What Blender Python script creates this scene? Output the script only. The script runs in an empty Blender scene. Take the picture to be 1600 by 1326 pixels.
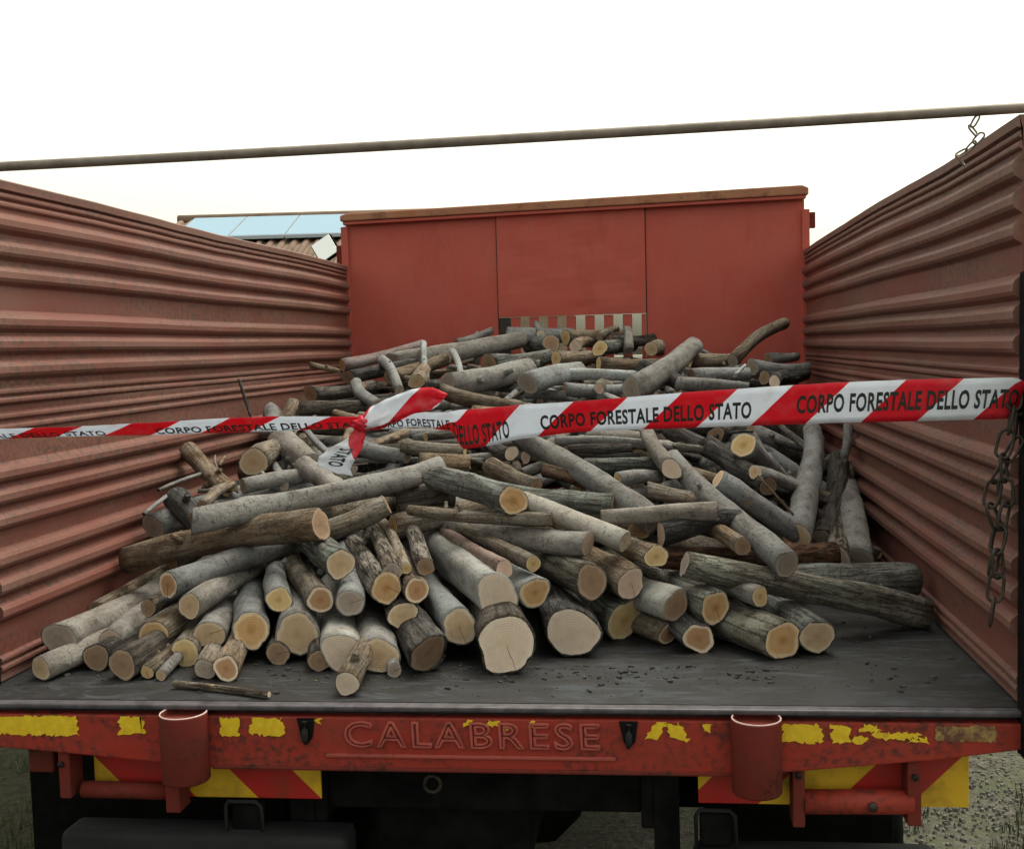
import bpy, bmesh, math, random
from mathutils import Vector, Matrix, noise as mnoise
import numpy as np

R_ = math.radians
scene = bpy.context.scene
COL = scene.collection
BED = 1.10                      # height of the truck bed floor above the ground

# ------------------------------------------------------------------ camera
cam_d = bpy.data.cameras.new('camera')
cam = bpy.data.objects.new('camera', cam_d)
COL.objects.link(cam)
scene.camera = cam
yaw, pitch, roll = .1139, .0772, -.0267
fw = Vector((-math.sin(yaw)*math.cos(pitch), math.cos(yaw)*math.cos(pitch), -math.sin(pitch)))
r0 = Vector((math.cos(yaw), math.sin(yaw), 0))
u0 = r0.cross(fw)
rt = r0*math.cos(roll) + u0*math.sin(roll)
up = u0*math.cos(roll) - r0*math.sin(roll)
m = Matrix((rt, up, -fw)).transposed().to_4x4()
m.translation = Vector((.435, -2.548, BED + .8027))
cam.matrix_world = m
cam_d.sensor_width = 36
cam_d.sensor_fit = 'HORIZONTAL'
cam_d.lens = 1813.69/1600*36
cam_d.shift_x = -.01311
cam_d.shift_y = .01078
cam_d.clip_start = .05
cam_d.clip_end = 2000

# ------------------------------------------------------------------ sky, sun, exposure
SUN_EL, SUN_AZ = 65, 40        # azimuth from +Y (ahead of the truck), towards +X
world = bpy.data.worlds.new('World')
scene.world = world
world.use_nodes = True
wn, wl = world.node_tree.nodes, world.node_tree.links
wn.clear()
sky = wn.new('ShaderNodeTexSky')
sky.sky_type = 'NISHITA'
sky.sun_disc = False
sky.sun_elevation = R_(SUN_EL)
sky.sun_rotation = R_(SUN_AZ)
sky.air_density = 1.0
sky.dust_density = 4.0
sky.ozone_density = 1.0
hs = wn.new('ShaderNodeHueSaturation')
hs.inputs['Saturation'].default_value = .25
bg = wn.new('ShaderNodeBackground')
bg.inputs['Strength'].default_value = .15
wo = wn.new('ShaderNodeOutputWorld')
wl.new(sky.outputs[0], hs.inputs['Color'])
tint = wn.new('ShaderNodeMix'); tint.data_type = 'RGBA'; tint.blend_type = 'MULTIPLY'
tint.inputs[0].default_value = 1
tint.inputs[7].default_value = (1, .965, .77, 1)      # creamy overcast
wl.new(hs.outputs[0], tint.inputs[6])
wl.new(tint.outputs[2], bg.inputs[0])
wl.new(bg.outputs[0], wo.inputs[0])

sl = bpy.data.lights.new('sun', 'SUN')
sl.energy = .6
sl.angle = R_(40)
sl.color = (1, .98, .96)
sun = bpy.data.objects.new('sun', sl)
COL.objects.link(sun)
sd = Vector((math.sin(R_(SUN_AZ))*math.cos(R_(SUN_EL)), math.cos(R_(SUN_AZ))*math.cos(R_(SUN_EL)), math.sin(R_(SUN_EL))))
sun.rotation_euler = sd.to_track_quat('Z', 'Y').to_euler()
sun.location = sd*50

vs = scene.view_settings
vs.view_transform = 'Standard'
vs.look = 'None'
vs.exposure = 1.1
vs.gamma = 1
vs.use_curve_mapping = False
scene.cycles.max_bounces = 6
scene.cycles.use_denoising = True

# ------------------------------------------------------------------ helpers
rng = random.Random(11)

def tag(o, label=None, cat=None, group=None, kind=None):
    if label: o['label'] = label
    if cat: o['category'] = cat
    if group: o['group'] = group
    if kind: o['kind'] = kind
    return o

def empty(name, loc=(0, 0, 0)):
    o = bpy.data.objects.new(name, None)
    o.location = loc
    o.empty_display_size = .1
    COL.objects.link(o)
    return o

def link(name, me, mat=None, parent=None, smooth=False):
    o = bpy.data.objects.new(name, me)
    COL.objects.link(o)
    if mat and not me.materials:
        me.materials.append(mat)
    if smooth:
        me.polygons.foreach_set('use_smooth', [True]*len(me.polygons))
    if parent:
        o.parent = parent
        o.matrix_parent_inverse = Matrix.Translation(-Vector(parent.location))
    return o

def from_bm(name, bm, mat, parent=None, smooth=False):
    me = bpy.data.meshes.new(name)
    bmesh.ops.recalc_face_normals(bm, faces=bm.faces)
    bm.to_mesh(me)
    bm.free()
    return link(name, me, mat, parent, smooth)

def bm_box(bm, x0, x1, y0, y1, z0, z1, bev=0):
    t = bmesh.ops.create_cube(bm, size=1)
    for v in t['verts']:
        v.co = Vector((x0 + (v.co.x+.5)*(x1-x0), y0 + (v.co.y+.5)*(y1-y0), z0 + (v.co.z+.5)*(z1-z0)))
    if bev:
        es = list({e for v in t['verts'] for e in v.link_edges})
        bmesh.ops.bevel(bm, geom=es, offset=bev, segments=2, affect='EDGES', profile=.5)

def box(name, x0, x1, y0, y1, z0, z1, mat, parent=None, bev=.003):
    bm = bmesh.new()
    bm_box(bm, x0, x1, y0, y1, z0+BED, z1+BED, bev)
    return from_bm(name, bm, mat, parent)

def bm_tube(bm, pts, r, n=10, caps=True):
    pts = [Vector(p) for p in pts]
    rings = []
    for i, p in enumerate(pts):
        d = (pts[min(i+1, len(pts)-1)] - pts[max(i-1, 0)]).normalized()
        a = d.cross(Vector((0, 0, 1)))
        if a.length < .05: a = d.cross(Vector((0, 1, 0)))
        a.normalize()
        b = d.cross(a)
        rr = r[i] if isinstance(r, (list, tuple)) else r
        rings.append([bm.verts.new(p + (a*math.cos(t)+b*math.sin(t))*rr) for t in [2*math.pi*k/n for k in range(n)]])
    for A, B in zip(rings, rings[1:]):
        for k in range(n):
            bm.faces.new((A[k], A[(k+1) % n], B[(k+1) % n], B[k]))
    if caps:
        bm.faces.new(rings[0])
        bm.faces.new(rings[-1][::-1])

def tube(name, pts, r, mat, parent=None, n=12):
    bm = bmesh.new()
    bm_tube(bm, [(p[0], p[1], p[2]+BED) for p in pts], r, n)
    return from_bm(name, bm, mat, parent, True)

def poly_prism(name, pts, y0, y1, mat, parent=None, bev=0):
    """polygon in (x, z), extruded from y0 to y1"""
    bm = bmesh.new()
    a = [bm.verts.new((x, y0, z+BED)) for x, z in pts]
    b = [bm.verts.new((x, y1, z+BED)) for x, z in pts]
    n = len(pts)
    bm.faces.new(a)
    bm.faces.new(b[::-1])
    for i in range(n):
        bm.faces.new((a[i], b[i], b[(i+1) % n], a[(i+1) % n]))
    bmesh.ops.recalc_face_normals(bm, faces=bm.faces)
    if bev:
        bmesh.ops.bevel(bm, geom=list(bm.edges), offset=bev, segments=2, affect='EDGES', profile=.5)
    return from_bm(name, bm, mat, parent)

# ------------------------------------------------------------------ materials
class NT:
    def __init__(s, name):
        s.mat = bpy.data.materials.new(name)
        s.mat.use_nodes = True
        s.t = s.mat.node_tree
        s.b = s.t.nodes['Principled BSDF']
        s.tc = s.t.nodes.new('ShaderNodeTexCoord')
    def n(s, kind, **kw):
        nd = s.t.nodes.new(kind)
        for k, v in kw.items(): setattr(nd, k, v)
        return nd
    def l(s, a, b): s.t.links.new(a, b)
    def map(s, scale=(1, 1, 1), out='Object', rot=(0, 0, 0), rand=False):
        mp = s.n('ShaderNodeMapping')
        mp.inputs['Scale'].default_value = scale
        mp.inputs['Rotation'].default_value = rot
        s.l(s.tc.outputs[out], mp.inputs[0])
        if rand:
            oi = s.n('ShaderNodeObjectInfo')
            cm = s.n('ShaderNodeCombineXYZ')
            mu = s.n('ShaderNodeMath', operation='MULTIPLY')
            mu.inputs[1].default_value = 57.0
            s.l(oi.outputs['Random'], mu.inputs[0])
            for i in range(3): s.l(mu.outputs[0], cm.inputs[i])
            s.l(cm.outputs[0], mp.inputs['Location'])
        return mp.outputs[0]
    def noise(s, vec, scale, detail=4, rough=.55, dist=0):
        nd = s.n('ShaderNodeTexNoise')
        nd.inputs['Scale'].default_value = scale
        nd.inputs['Detail'].default_value = detail
        nd.inputs['Roughness'].default_value = rough
        nd.inputs['Distortion'].default_value = dist
        s.l(vec, nd.inputs['Vector'])
        return nd.outputs['Fac']
    def ramp(s, fac, stops, interp='LINEAR'):
        nd = s.n('ShaderNodeValToRGB')
        nd.color_ramp.interpolation = interp
        e = nd.color_ramp.elements
        while len(e) < len(stops): e.new(.5)
        for el, (p, c) in zip(e, stops):
            el.position = p
            el.color = (*c, 1) if isinstance(c, tuple) else (c, c, c, 1)
        s.l(fac, nd.inputs[0])
        return nd.outputs[0]
    def mix(s, fac, a, b, mode='MIX'):
        nd = s.n('ShaderNodeMix', data_type='RGBA', blend_type=mode)
        for sock, v in ((nd.inputs[0], fac), (nd.inputs[6], a), (nd.inputs[7], b)):
            if isinstance(v, (int, float)): sock.default_value = v
            elif isinstance(v, tuple): sock.default_value = (*v, 1)
            else: s.l(v, sock)
        return nd.outputs[2]
    def math(s, op, a, b=None):
        nd = s.n('ShaderNodeMath', operation=op)
        for i, v in enumerate((a, b)):
            if v is None: continue
            if isinstance(v, (int, float)): nd.inputs[i].default_value = v
            else: s.l(v, nd.inputs[i])
        return nd.outputs[0]
    def bump(s, h, strength=.4, dist=.01):
        nd = s.n('ShaderNodeBump')
        nd.inputs['Strength'].default_value = strength
        nd.inputs['Distance'].default_value = dist
        s.l(h, nd.inputs['Height'])
        s.l(nd.outputs[0], s.b.inputs['Normal'])
    def done(s, col=None, rough=.7, metal=0, spec=.4):
        if col is not None:
            if isinstance(col, tuple): s.b.inputs['Base Color'].default_value = (*col, 1)
            else: s.l(col, s.b.inputs['Base Color'])
        if isinstance(rough, (int, float)): s.b.inputs['Roughness'].default_value = rough
        else: s.l(rough, s.b.inputs['Roughness'])
        s.b.inputs['Metallic'].default_value = metal
        s.b.inputs['Specular IOR Level'].default_value = spec
        return s.mat

def paint(name, base, dusty, rust, scuff, dust_amt=.5, streak=(1, .25, 1), spec=.3, scuff_lo=.6, worn=None):
    t = NT(name)
    v = t.map((1, 1, 1))
    vs_ = t.map(streak)
    n1 = t.noise(v, 3.2, 6, .65)
    n2 = t.noise(vs_, 14, 5, .6)
    n3 = t.noise(v, 60, 3, .6)
    n4 = t.noise(vs_, 6.5, 6, .7, .6)
    c = t.mix(t.ramp(n1, [(.35, 0.), (.75, dust_amt)]), base, dusty)
    c = t.mix(t.ramp(n2, [(.45, 0.), (.75, .75)]), c, dusty)
    c = t.mix(t.ramp(n4, [(.56, 0.), (.66, .8)]), c, rust)
    c = t.mix(t.math('MULTIPLY', t.ramp(n3, [(.45, 0.), (.62, 1.)]), t.ramp(n4, [(scuff_lo-.12, 0.), (scuff_lo, .75)])), c, scuff)
    if worn:                                   # paint rubbed thin along the raised folds
        ge = t.n('ShaderNodeNewGeometry')
        c = t.mix(t.math('MULTIPLY', t.ramp(ge.outputs['Pointiness'], [(.515, 0.), (.58, .5)]), t.ramp(n2, [(.30, .2), (.6, 1.)])), c, worn)
    t.bump(t.math('ADD', t.math('MULTIPLY', n3, .5), n2), .25, .003)
    return t.done(c, t.ramp(n2, [(.3, .5), (.8, .85)]), 0, spec)

M = {}
M['side'] = paint('faded_red_side_paint', (.170, .047, .036), (.19, .096, .074), (.145, .060, .030), (.055, .044, .038), .8, (1, .10, 1), .3, .53, (.27, .17, .14))
M['headboard'] = paint('red_headboard_paint', (.45, .078, .058), (.43, .11, .085), (.40, .075, .055), (.30, .07, .055), .6, (1, 1, .35), .3, .78)
M['rail'] = paint('rusty_orange_rail', (.32, .115, .06), (.38, .20, .12), (.22, .07, .03), (.14, .08, .06), .7)
M['beam'] = paint('red_beam_paint', (.33, .027, .015), (.22, .036, .025), (.10, .024, .014), (.04, .020, .016), .6, (.5, 1, 1), .35, .56)
M['worn_red'] = paint('worn_pinkish_red_paint', (.36, .075, .06), (.30, .06, .05), (.2, .04, .03), (.10, .04, .03), .6)
M['dark_red'] = paint('dull_red_paint', (.17, .026, .020), (.11, .035, .028), (.08, .024, .016), (.03, .018, .016), .7, (1, .25, 1), .08)

t = NT('steel_floor_plate')
v = t.map((1, 1, 1))
n1 = t.noise(v, 2.6, 6, .65)
n2 = t.noise(t.map((1, 3, 1)), 6, 7, .75, 1.2)
n3 = t.noise(v, 45, 4, .6)
c = t.ramp(n1, [(.3, (.008, .007, .0065)), (.52, (.016, .016, .017)), (.75, (.034, .036, .042))])
c = t.mix(t.ramp(n2, [(.50, 0.), (.64, .75)]), c, (.050, .058, .072))
c = t.mix(t.ramp(n3, [(.6, 0.), (.75, .5)]), c, (.035, .022, .016))
t.bump(t.math('ADD', n3, n2), .3, .003)
M['floor'] = t.done(c, t.ramp(n2, [(.3, .5), (.8, .8)]), 0, .3)

t = NT('worn_bright_steel_edge')
v = t.map((1, 1, 1))
c = t.ramp(t.noise(v, 22, 5, .7), [(.3, (.04, .036, .042)), (.7, (.13, .12, .14))])
M['edge'] = t.done(c, .5, .3)

t = NT('black_oily_steel')
n1 = t.noise(t.map(), 12, 5, .6)
t.bump(n1, .3, .004)
M['black'] = t.done(t.ramp(n1, [(.35, (.004, .004, .005)), (.75, (.014, .0135, .014))]), .9, 0, .08)
t = NT('dark_iron')
n1 = t.noise(t.map(), 40, 5, .6)
M['iron'] = t.done(t.ramp(n1, [(.3, (.022, .020, .019)), (.75, (.075, .058, .045))]), .55, .35)
t = NT('grey_galvanised_tube')
n1 = t.noise(t.map((1, 1, 1)), 30, 5, .6)
M['pole'] = t.done(t.ramp(n1, [(.3, (.16, .13, .11)), (.75, (.27, .23, .2))]), .55, .2)
t = NT('light_worn_rim')
M['rim'] = t.done((.52, .40, .38), .6)
t = NT('rubber')
n1 = t.noise(t.map(), 18, 4)
M['rubber'] = t.done(t.ramp(n1, [(.3, .003), (.8, .009)]), .95, 0, .06)
t = NT('bumper_grey')
n1 = t.noise(t.map((.3, 1, 1)), 12, 5)
M['bumper'] = t.done(t.ramp(n1, [(.3, (.010, .011, .012)), (.8, (.030, .032, .035))]), .75, 0, .2)

t = NT('yellow_reflective_film')
n1 = t.noise(t.map(), 55, 4, .65)
n2 = t.noise(t.map(), 12, 4, .65)
c = t.ramp(n1, [(.3, (.62, .40, .012)), (.7, (.80, .57, .03))])
c = t.mix(t.ramp(n2, [(.62, 0.), (.74, .75)]), c, (.25, .10, .03))
M['yellow'] = t.done(c, .5)
t = NT('muddy_yellow_film')
n1 = t.noise(t.map(), 45, 5, .7)
M['mud_yellow'] = t.done(t.ramp(n1, [(.42, (.12, .05, .03)), (.62, (.34, .22, .08))]), .7)

def hazard(name, sgn, off, per):
    t = NT(name)
    sx = t.n('ShaderNodeSeparateXYZ')
    t.l(t.tc.outputs['Object'], sx.inputs[0])
    a = t.math('ADD', t.math('MULTIPLY', sx.outputs[0], 1/per), t.math('MULTIPLY', sx.outputs[2], sgn/per))
    a = t.math('FRACT', t.math('ADD', a, off))
    g = t.math('LESS_THAN', a, .5)
    d = t.noise(t.map(), 16, 5, .65)
    c = t.mix(g, (.42, .016, .014), (.66, .40, .02))
    c = t.mix(t.ramp(d, [(.45, 0.), (.8, .7)]), c, (.10, .05, .025))
    return t.done(c, .5)
M['hazard_a'] = hazard('hazard_stripes_falling', 1, .47, .31)
M['hazard_b'] = hazard('hazard_stripes_rising', -1, .624, .33)

# striped tape : u = metres along, v = 0..1 across
t = NT('striped_tape_film')
uv = t.n('ShaderNodeSeparateXYZ')
t.l(t.tc.outputs['UV'], uv.inputs[0])
a = t.math('FRACT', t.math('DIVIDE', t.math('SUBTRACT', t.math('SUBTRACT', uv.outputs[0], t.math('MULTIPLY', uv.outputs[1], .086)), .634), .232))
g = t.math('LESS_THAN', a, .5)
d = t.noise(t.map(), 30, 4, .6)
c = t.mix(g, (.84, .88, .96), (.74, .025, .06))
c = t.mix(t.ramp(d, [(.5, 0.), (.8, .25)]), c, (.55, .45, .45))
tape_p = t
M['tape'] = t.done(c, .38, 0, .5)
tl = t.n('ShaderNodeBsdfTranslucent'); t.l(c, tl.inputs[0])
mx = t.n('ShaderNodeMixShader'); mx.inputs[0].default_value = .42
out = t.t.nodes['Material Output']
t.l(t.b.outputs[0], mx.inputs[1]); t.l(tl.outputs[0], mx.inputs[2]); t.l(mx.outputs[0], out.inputs[0])
t = NT('tape_ink')
M['ink'] = t.done((.035, .04, .042), .5)

def bark(name, stops, lich, crack, rough_scale=1.0, bump=.7, furrow=0., peel=.66):
    t = NT(name)
    v = t.map((1, 1, .35), rand=True)
    v2 = t.map((1, 1, 1), rand=True)
    v3 = t.map((1, 1, 2.6), rand=True)
    n1 = t.noise(v, 30*rough_scale, 6, .72, .3)
    n2 = t.noise(v2, 11, 6, .7)
    n3 = t.noise(v2, 120, 3, .65)
    n4 = t.noise(v3, 38, 4, .65, .4)
    c = t.ramp(n1, [(.30 + .42*i/(len(stops)-1), s_) for i, s_ in enumerate(stops)])
    c = t.mix(t.ramp(n2, [(.46, 0.), (.58, .7)]), c, lich)
    c = t.mix(t.ramp(n4, [(.56, 0.), (.66, .6)]), c, crack)
    c = t.mix(t.ramp(n3, [(.60, 0.), (.68, .7)]), c, crack)
    n5 = t.noise(t.map((1, 1, .5), rand=True), 7, 5, .75, .8)
    pl = t.ramp(n5, [(peel, 0.), (peel+.015, .85)])
    c = t.mix(pl, c, t.mix(n1, (.16, .11, .07), (.44, .34, .22)))
    hgt = t.math('ADD', t.math('ADD', t.math('SUBTRACT', n1, t.math('MULTIPLY', pl, .5)), t.math('MULTIPLY', n3, .45)), t.math('MULTIPLY', n4, -.5))
    if furrow:
        fz = t.noise(t.map((1, 1, .07), rand=True), 85, 4, .6, .8)
        fr = t.ramp(fz, [(.40, 1.), (.50, 0.)])
        c = t.mix(t.math('MULTIPLY', fr, furrow), c, crack)
        hgt = t.math('SUBTRACT', hgt, t.math('MULTIPLY', fr, .9))
    oi = t.n('ShaderNodeObjectInfo')
    c = t.mix(1.0, c, t.ramp(oi.outputs['Random'], [(0., .60), (1., .96)]), 'MULTIPLY')
    c = t.mix(1.0, c, t.ramp(t.math('FRACT', t.math('MULTIPLY', oi.outputs['Random'], 13.)), [(0., (1.06, .98, .96)), (.5, (1.0, .99, 1.06)), (1., (.95, 1., 1.13))]), 'MULTIPLY')
    t.bump(hgt, bump, .010)
    return t.done(c, .9, 0, .15)

BK = {
 'g': bark('grey_bark', [(.10, .092, .080), (.23, .22, .20), (.32, .31, .285)], (.30, .31, .29), (.06, .05, .042), 1, .6),
 'p': bark('pale_smooth_bark', [(.18, .172, .152), (.29, .29, .265), (.40, .405, .38)], (.35, .38, .36), (.13, .11, .09), .7, .45),
 'm': bark('mossy_grey_bark', [(.08, .072, .058), (.19, .178, .148), (.31, .30, .262)], (.26, .29, .24), (.04, .034, .026), 1.2, .9, .5),
 'b': bark('brown_bark', [(.095, .068, .045), (.22, .168, .115), (.36, .29, .21)], (.29, .262, .21), (.045, .03, .02), 1.1, .7, .3),
 'd': bark('dark_bark', [(.035, .030, .027), (.085, .075, .066), (.16, .15, .135)], (.13, .13, .12), (.02, .016, .014), 1.1, .8, .5),
 's': bark('stringy_split_bark', [(.07, .055, .042), (.22, .19, .15), (.42, .37, .29)], (.30, .27, .225), (.035, .026, .02), 1.5, 1.0, .85),
 'k': bark('peeled_reddish_bark', [(.16, .10, .085), (.30, .22, .19), (.42, .34, .30)], (.34, .29, .26), (.10, .06, .05), .8, .4),
 'r': bark('red_brown_bark', [(.06, .028, .018), (.14, .072, .045), (.23, .15, .10)], (.16, .12, .085), (.03, .015, .01), 1.3, 1.0, .8),
}

def cutmat(name, heart, wood, sap, ringdark, stain):
    t = NT(name)
    v = t.map((1, 1, 1))
    oi = t.n('ShaderNodeObjectInfo')
    vr = t.map((1, 1, 1), rand=True)
    dn = t.n('ShaderNodeTexNoise')
    dn.inputs['Scale'].default_value = 16
    t.l(vr, dn.inputs['Vector'])
    dv = t.n('ShaderNodeVectorMath', operation='SCALE')
    t.l(dn.outputs['Color'], dv.inputs[0])
    dv.inputs['Scale'].default_value = .016
    av = t.n('ShaderNodeVectorMath', operation='ADD')
    t.l(v, av.inputs[0]); t.l(dv.outputs[0], av.inputs[1])
    sb = t.n('ShaderNodeVectorMath', operation='SUBTRACT')
    t.l(av.outputs[0], sb.inputs[0]); sb.inputs[1].default_value = (.008, .008, .008)
    sx = t.n('ShaderNodeSeparateXYZ')
    t.l(sb.outputs[0], sx.inputs[0])
    rad = t.math('SQRT', t.math('ADD', t.math('POWER', sx.outputs[0], 2.), t.math('POWER', sx.outputs[1], 2.)))
    rings = t.math('SINE', t.math('MULTIPLY', rad, 1150.))
    uvs = t.n('ShaderNodeSeparateXYZ')
    t.l(t.tc.outputs['UV'], uvs.inputs[0])                    # UV.x = radius / rim radius
    rr = t.math('ADD', uvs.outputs[0], t.math('MULTIPLY', t.math('SUBTRACT', dn.outputs['Fac'], .5), .35))
    c = t.ramp(rr, [(.08, heart), (.42, wood), (.74, wood), (.90, sap), (1., sap)])
    c = t.mix(t.ramp(rings, [(.3, 0.), (1., .20)]), c, ringdark)
    n2 = t.noise(vr, 34, 5, .7)
    c = t.mix(t.ramp(n2, [(.5, 0.), (.78, .6)]), c, stain)
    n3 = t.noise(t.map((1, .12, 1), rand=True), 190, 3, .6)   # saw marks
    c = t.mix(t.ramp(n3, [(.5, 0.), (.8, .35)]), c, ringdark)
    # radial drying crack
    ang = t.math('ARCTAN2', sx.outputs[1], sx.outputs[0])
    da = t.math('ABSOLUTE', t.math('SUBTRACT', ang, t.math('SUBTRACT', t.math('MULTIPLY', oi.outputs['Random'], 5.), 2.5)))
    ck = t.math('MULTIPLY', t.math('LESS_THAN', t.math('MULTIPLY', da, rad), t.math('MULTIPLY', t.noise(v, 130, 3, .7), .0016)), t.math('LESS_THAN', t.math('FRACT', t.math('MULTIPLY', oi.outputs['Random'], 7.)), .28))
    c = t.mix(t.math('MULTIPLY', ck, .75), c, (.05, .03, .02))
    c = t.mix(1.0, c, t.ramp(oi.outputs['Random'], [(0., (.90, .865, .90)), (1., (1.22, 1.17, 1.22))]), 'MULTIPLY')
    t.bump(t.math('ADD', t.math('MULTIPLY', rings, .3), t.math('ADD', n3, n2)), .35, .002)
    return t.done(c, .85, 0, .2)

CUT = {
 't': cutmat('tan_cut_wood', (.38, .27, .15), (.45, .34, .21), (.55, .46, .33), (.27, .18, .10), (.33, .25, .17)),
 'w': cutmat('pale_cut_wood', (.54, .44, .32), (.58, .49, .38), (.63, .55, .44), (.40, .31, .22), (.44, .37, .29)),
 'y': cutmat('yellow_cut_wood', (.38, .25, .09), (.52, .39, .19), (.62, .51, .31), (.30, .20, .08), (.40, .31, .17)),
 'o': cutmat('orange_cut_wood', (.32, .17, .06), (.43, .28, .13), (.56, .44, .28), (.22, .12, .05), (.30, .19, .10)),
 'r': cutmat('ringed_cut_wood', (.30, .15, .07), (.38, .23, .12), (.66, .57, .43), (.20, .11, .06), (.30, .20, .12)),
 'p': cutmat('pinkish_cut_wood', (.42, .30, .22), (.46, .35, .27), (.52, .42, .33), (.31, .22, .16), (.36, .27, .21)),
 'g': cutmat('weathered_cut_wood', (.24, .20, .16), (.28, .24, .195), (.36, .32, .27), (.16, .13, .11), (.20, .17, .145)),
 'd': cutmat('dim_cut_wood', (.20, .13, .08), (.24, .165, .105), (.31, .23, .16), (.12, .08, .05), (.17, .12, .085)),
}

t = NT('gravel_ground')
v = t.map()
n1 = t.noise(v, .8, 6, .6)
n2 = t.noise(v, 28, 4, .7)
n3 = t.noise(v, 4, 5, .6)
c = t.ramp(n2, [(.3, (.05, .048, .038)), (.55, (.11, .105, .088)), (.75, (.19, .18, .16))])
c = t.mix(t.ramp(n3, [(.45, 0.), (.65, .75)]), c, (.085, .10, .055))
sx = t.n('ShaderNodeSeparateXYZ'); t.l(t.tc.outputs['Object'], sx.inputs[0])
c = t.mix(t.ramp(t.math('ADD', sx.outputs[0], n3), [(0., 1.), (.9, 0.)]), c, t.ramp(n2, [(.3, (.008, .009, .006)), (.7, (.028, .028, .018))]))  # shade on the truck's left painted into the ground colour, fading out rightward
t.bump(n2, .8, .03)
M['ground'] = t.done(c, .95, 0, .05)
t = NT('pebble')
oi = t.n('ShaderNodeObjectInfo')
M['pebble'] = t.done(t.ramp(t.noise(t.map(), 8, 3), [(.3, (.07, .068, .058)), (.7, (.17, .165, .145))]), .9)
t = NT('grass_blade')
M['grass'] = t.done(t.ramp(t.noise(t.map(), 6, 3), [(.3, (.03, .042, .018)), (.7, (.085, .095, .05))]), .8)
t = NT('roof_tile')
M['roof'] = t.done(t.ramp(t.noise(t.map(), 4, 4), [(.3, (.15, .10, .075)), (.7, (.24, .165, .125))]), .9)
t = NT('house_render')
M['house'] = t.done(t.ramp(t.noise(t.map(), 2, 4), [(.3, (.42, .34, .25)), (.7, (.50, .41, .31))]), .95)
t = NT('solar_glass')
M['solar'] = t.done((.26, .38, .49), .7, 0, .08)
t = NT('aluminium_frame')
M['alu'] = t.done((.34, .40, .46), .6, .0)
t = NT('mirror_glass')
M['mirror'] = t.done((.9, .92, .92), .04, 1)
t = NT('cream_cab_paint')
M['cab'] = t.done((.60, .56, .48), .4)
M['dark_glass'] = bpy.data.materials.new('window_glass')
M['dark_glass'].use_nodes = True
g_ = M['dark_glass'].node_tree
g_.nodes.clear()
gt = g_.nodes.new('ShaderNodeBsdfTransparent'); gt.inputs[0].default_value = (.9, .93, .92, 1)
gg = g_.nodes.new('ShaderNodeBsdfGlossy'); gg.inputs['Roughness'].default_value = .02
gm = g_.nodes.new('ShaderNodeMixShader'); gm.inputs[0].default_value = .08
go = g_.nodes.new('ShaderNodeOutputMaterial')
g_.links.new(gt.outputs[0], gm.inputs[1]); g_.links.new(gg.outputs[0], gm.inputs[2]); g_.links.new(gm.outputs[0], go.inputs[0])

# ------------------------------------------------------------------ ground
bm = bmesh.new()
N = 60
def gco(i): 
    s_ = (i/N*2-1)
    return math.copysign(abs(s_)**3, s_)*400
gv = [[bm.verts.new((gco(i), gco(j), .03*mnoise.noise(Vector((gco(i)*.5, gco(j)*.5, 0))))) for j in range(N+1)] for i in range(N+1)]
for i in range(N):
    for j in range(N):
        bm.faces.new((gv[i][j], gv[i+1][j], gv[i+1][j+1], gv[i][j+1]))
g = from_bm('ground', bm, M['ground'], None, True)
tag(g, kind='structure')

# loose stones and grass around the truck's rear corners
def scatter(name, mat, label, cat, maker, count):
    verts, faces = [], []
    for _ in range(count):
        side = rng.random()
        if side < (.72 if cat == 'grass' else 1.1):
            x, y = rng.uniform(1.05, 3.4), rng.uniform(.4, 6)
        else:
            x, y = rng.uniform(-2.6, -.9), rng.uniform(.3, 4)
        z = .03*mnoise.noise(Vector((x*.5, y*.5, 0)))
        maker(verts, faces, x, y, z)
    me = bpy.data.meshes.new(name)
    me.from_pydata(verts, [], faces)
    o = link(name, me, mat)
    tag(o, label, cat, kind='stuff')
    return o
def stone(vs_, fs, x, y, z):
    b = len(vs_)
    r = rng.uniform(.003, .012)
    a0 = rng.random()*6
    top = []
    for k in range(5):
        a = a0 + k*1.2566
        q = r*rng.uniform(.8, 1.2)
        vs_.append((x+q*math.cos(a), y+q*math.sin(a), z-.004))
    for k in range(5):
        a = a0 + k*1.2566 + .2
        q = r*rng.uniform(.45, .75)
        vs_.append((x+q*math.cos(a), y+q*math.sin(a), z + r*rng.uniform(.5, .9)))
    for k in range(5):
        fs.append((b+k, b+(k+1) % 5, b+5+(k+1) % 5, b+5+k))
    fs.append(tuple(b+5+k for k in range(5)))
def blade(vs_, fs, x, y, z):
    if mnoise.noise(Vector((x*1.4, y*1.4, 3))) < -.05: return
    for _ in range(3):
        b = len(vs_)
        a = rng.random()*6.28
        h_ = rng.uniform(.02, .075)
        w = .0022
        dx, dy = math.cos(a), math.sin(a)
        bx, by = x+rng.uniform(-.02, .02), y+rng.uniform(-.02, .02)
        l = rng.uniform(.0, .6)*h_
        vs_ += [(bx-dy*w, by+dx*w, z-.003), (bx+dy*w, by-dx*w, z-.003), (bx+dx*l*.4+dy*w*.7, by+dy*l*.4-dx*w*.7, z+h_*.6), (bx+dx*l*.4-dy*w*.7, by+dy*l*.4+dx*w*.7, z+h_*.6), (bx+dx*l, by+dy*l, z+h_)]
        fs += [(b, b+1, b+2, b+3), (b+3, b+2, b+4)]
scatter('gravel', M['pebble'], 'loose grey gravel on the ground beside the truck', 'gravel', stone, 16000)
scatter('grass', M['grass'], 'sparse short grass growing through the gravel beside the truck', 'grass', blade, 15000)

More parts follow.
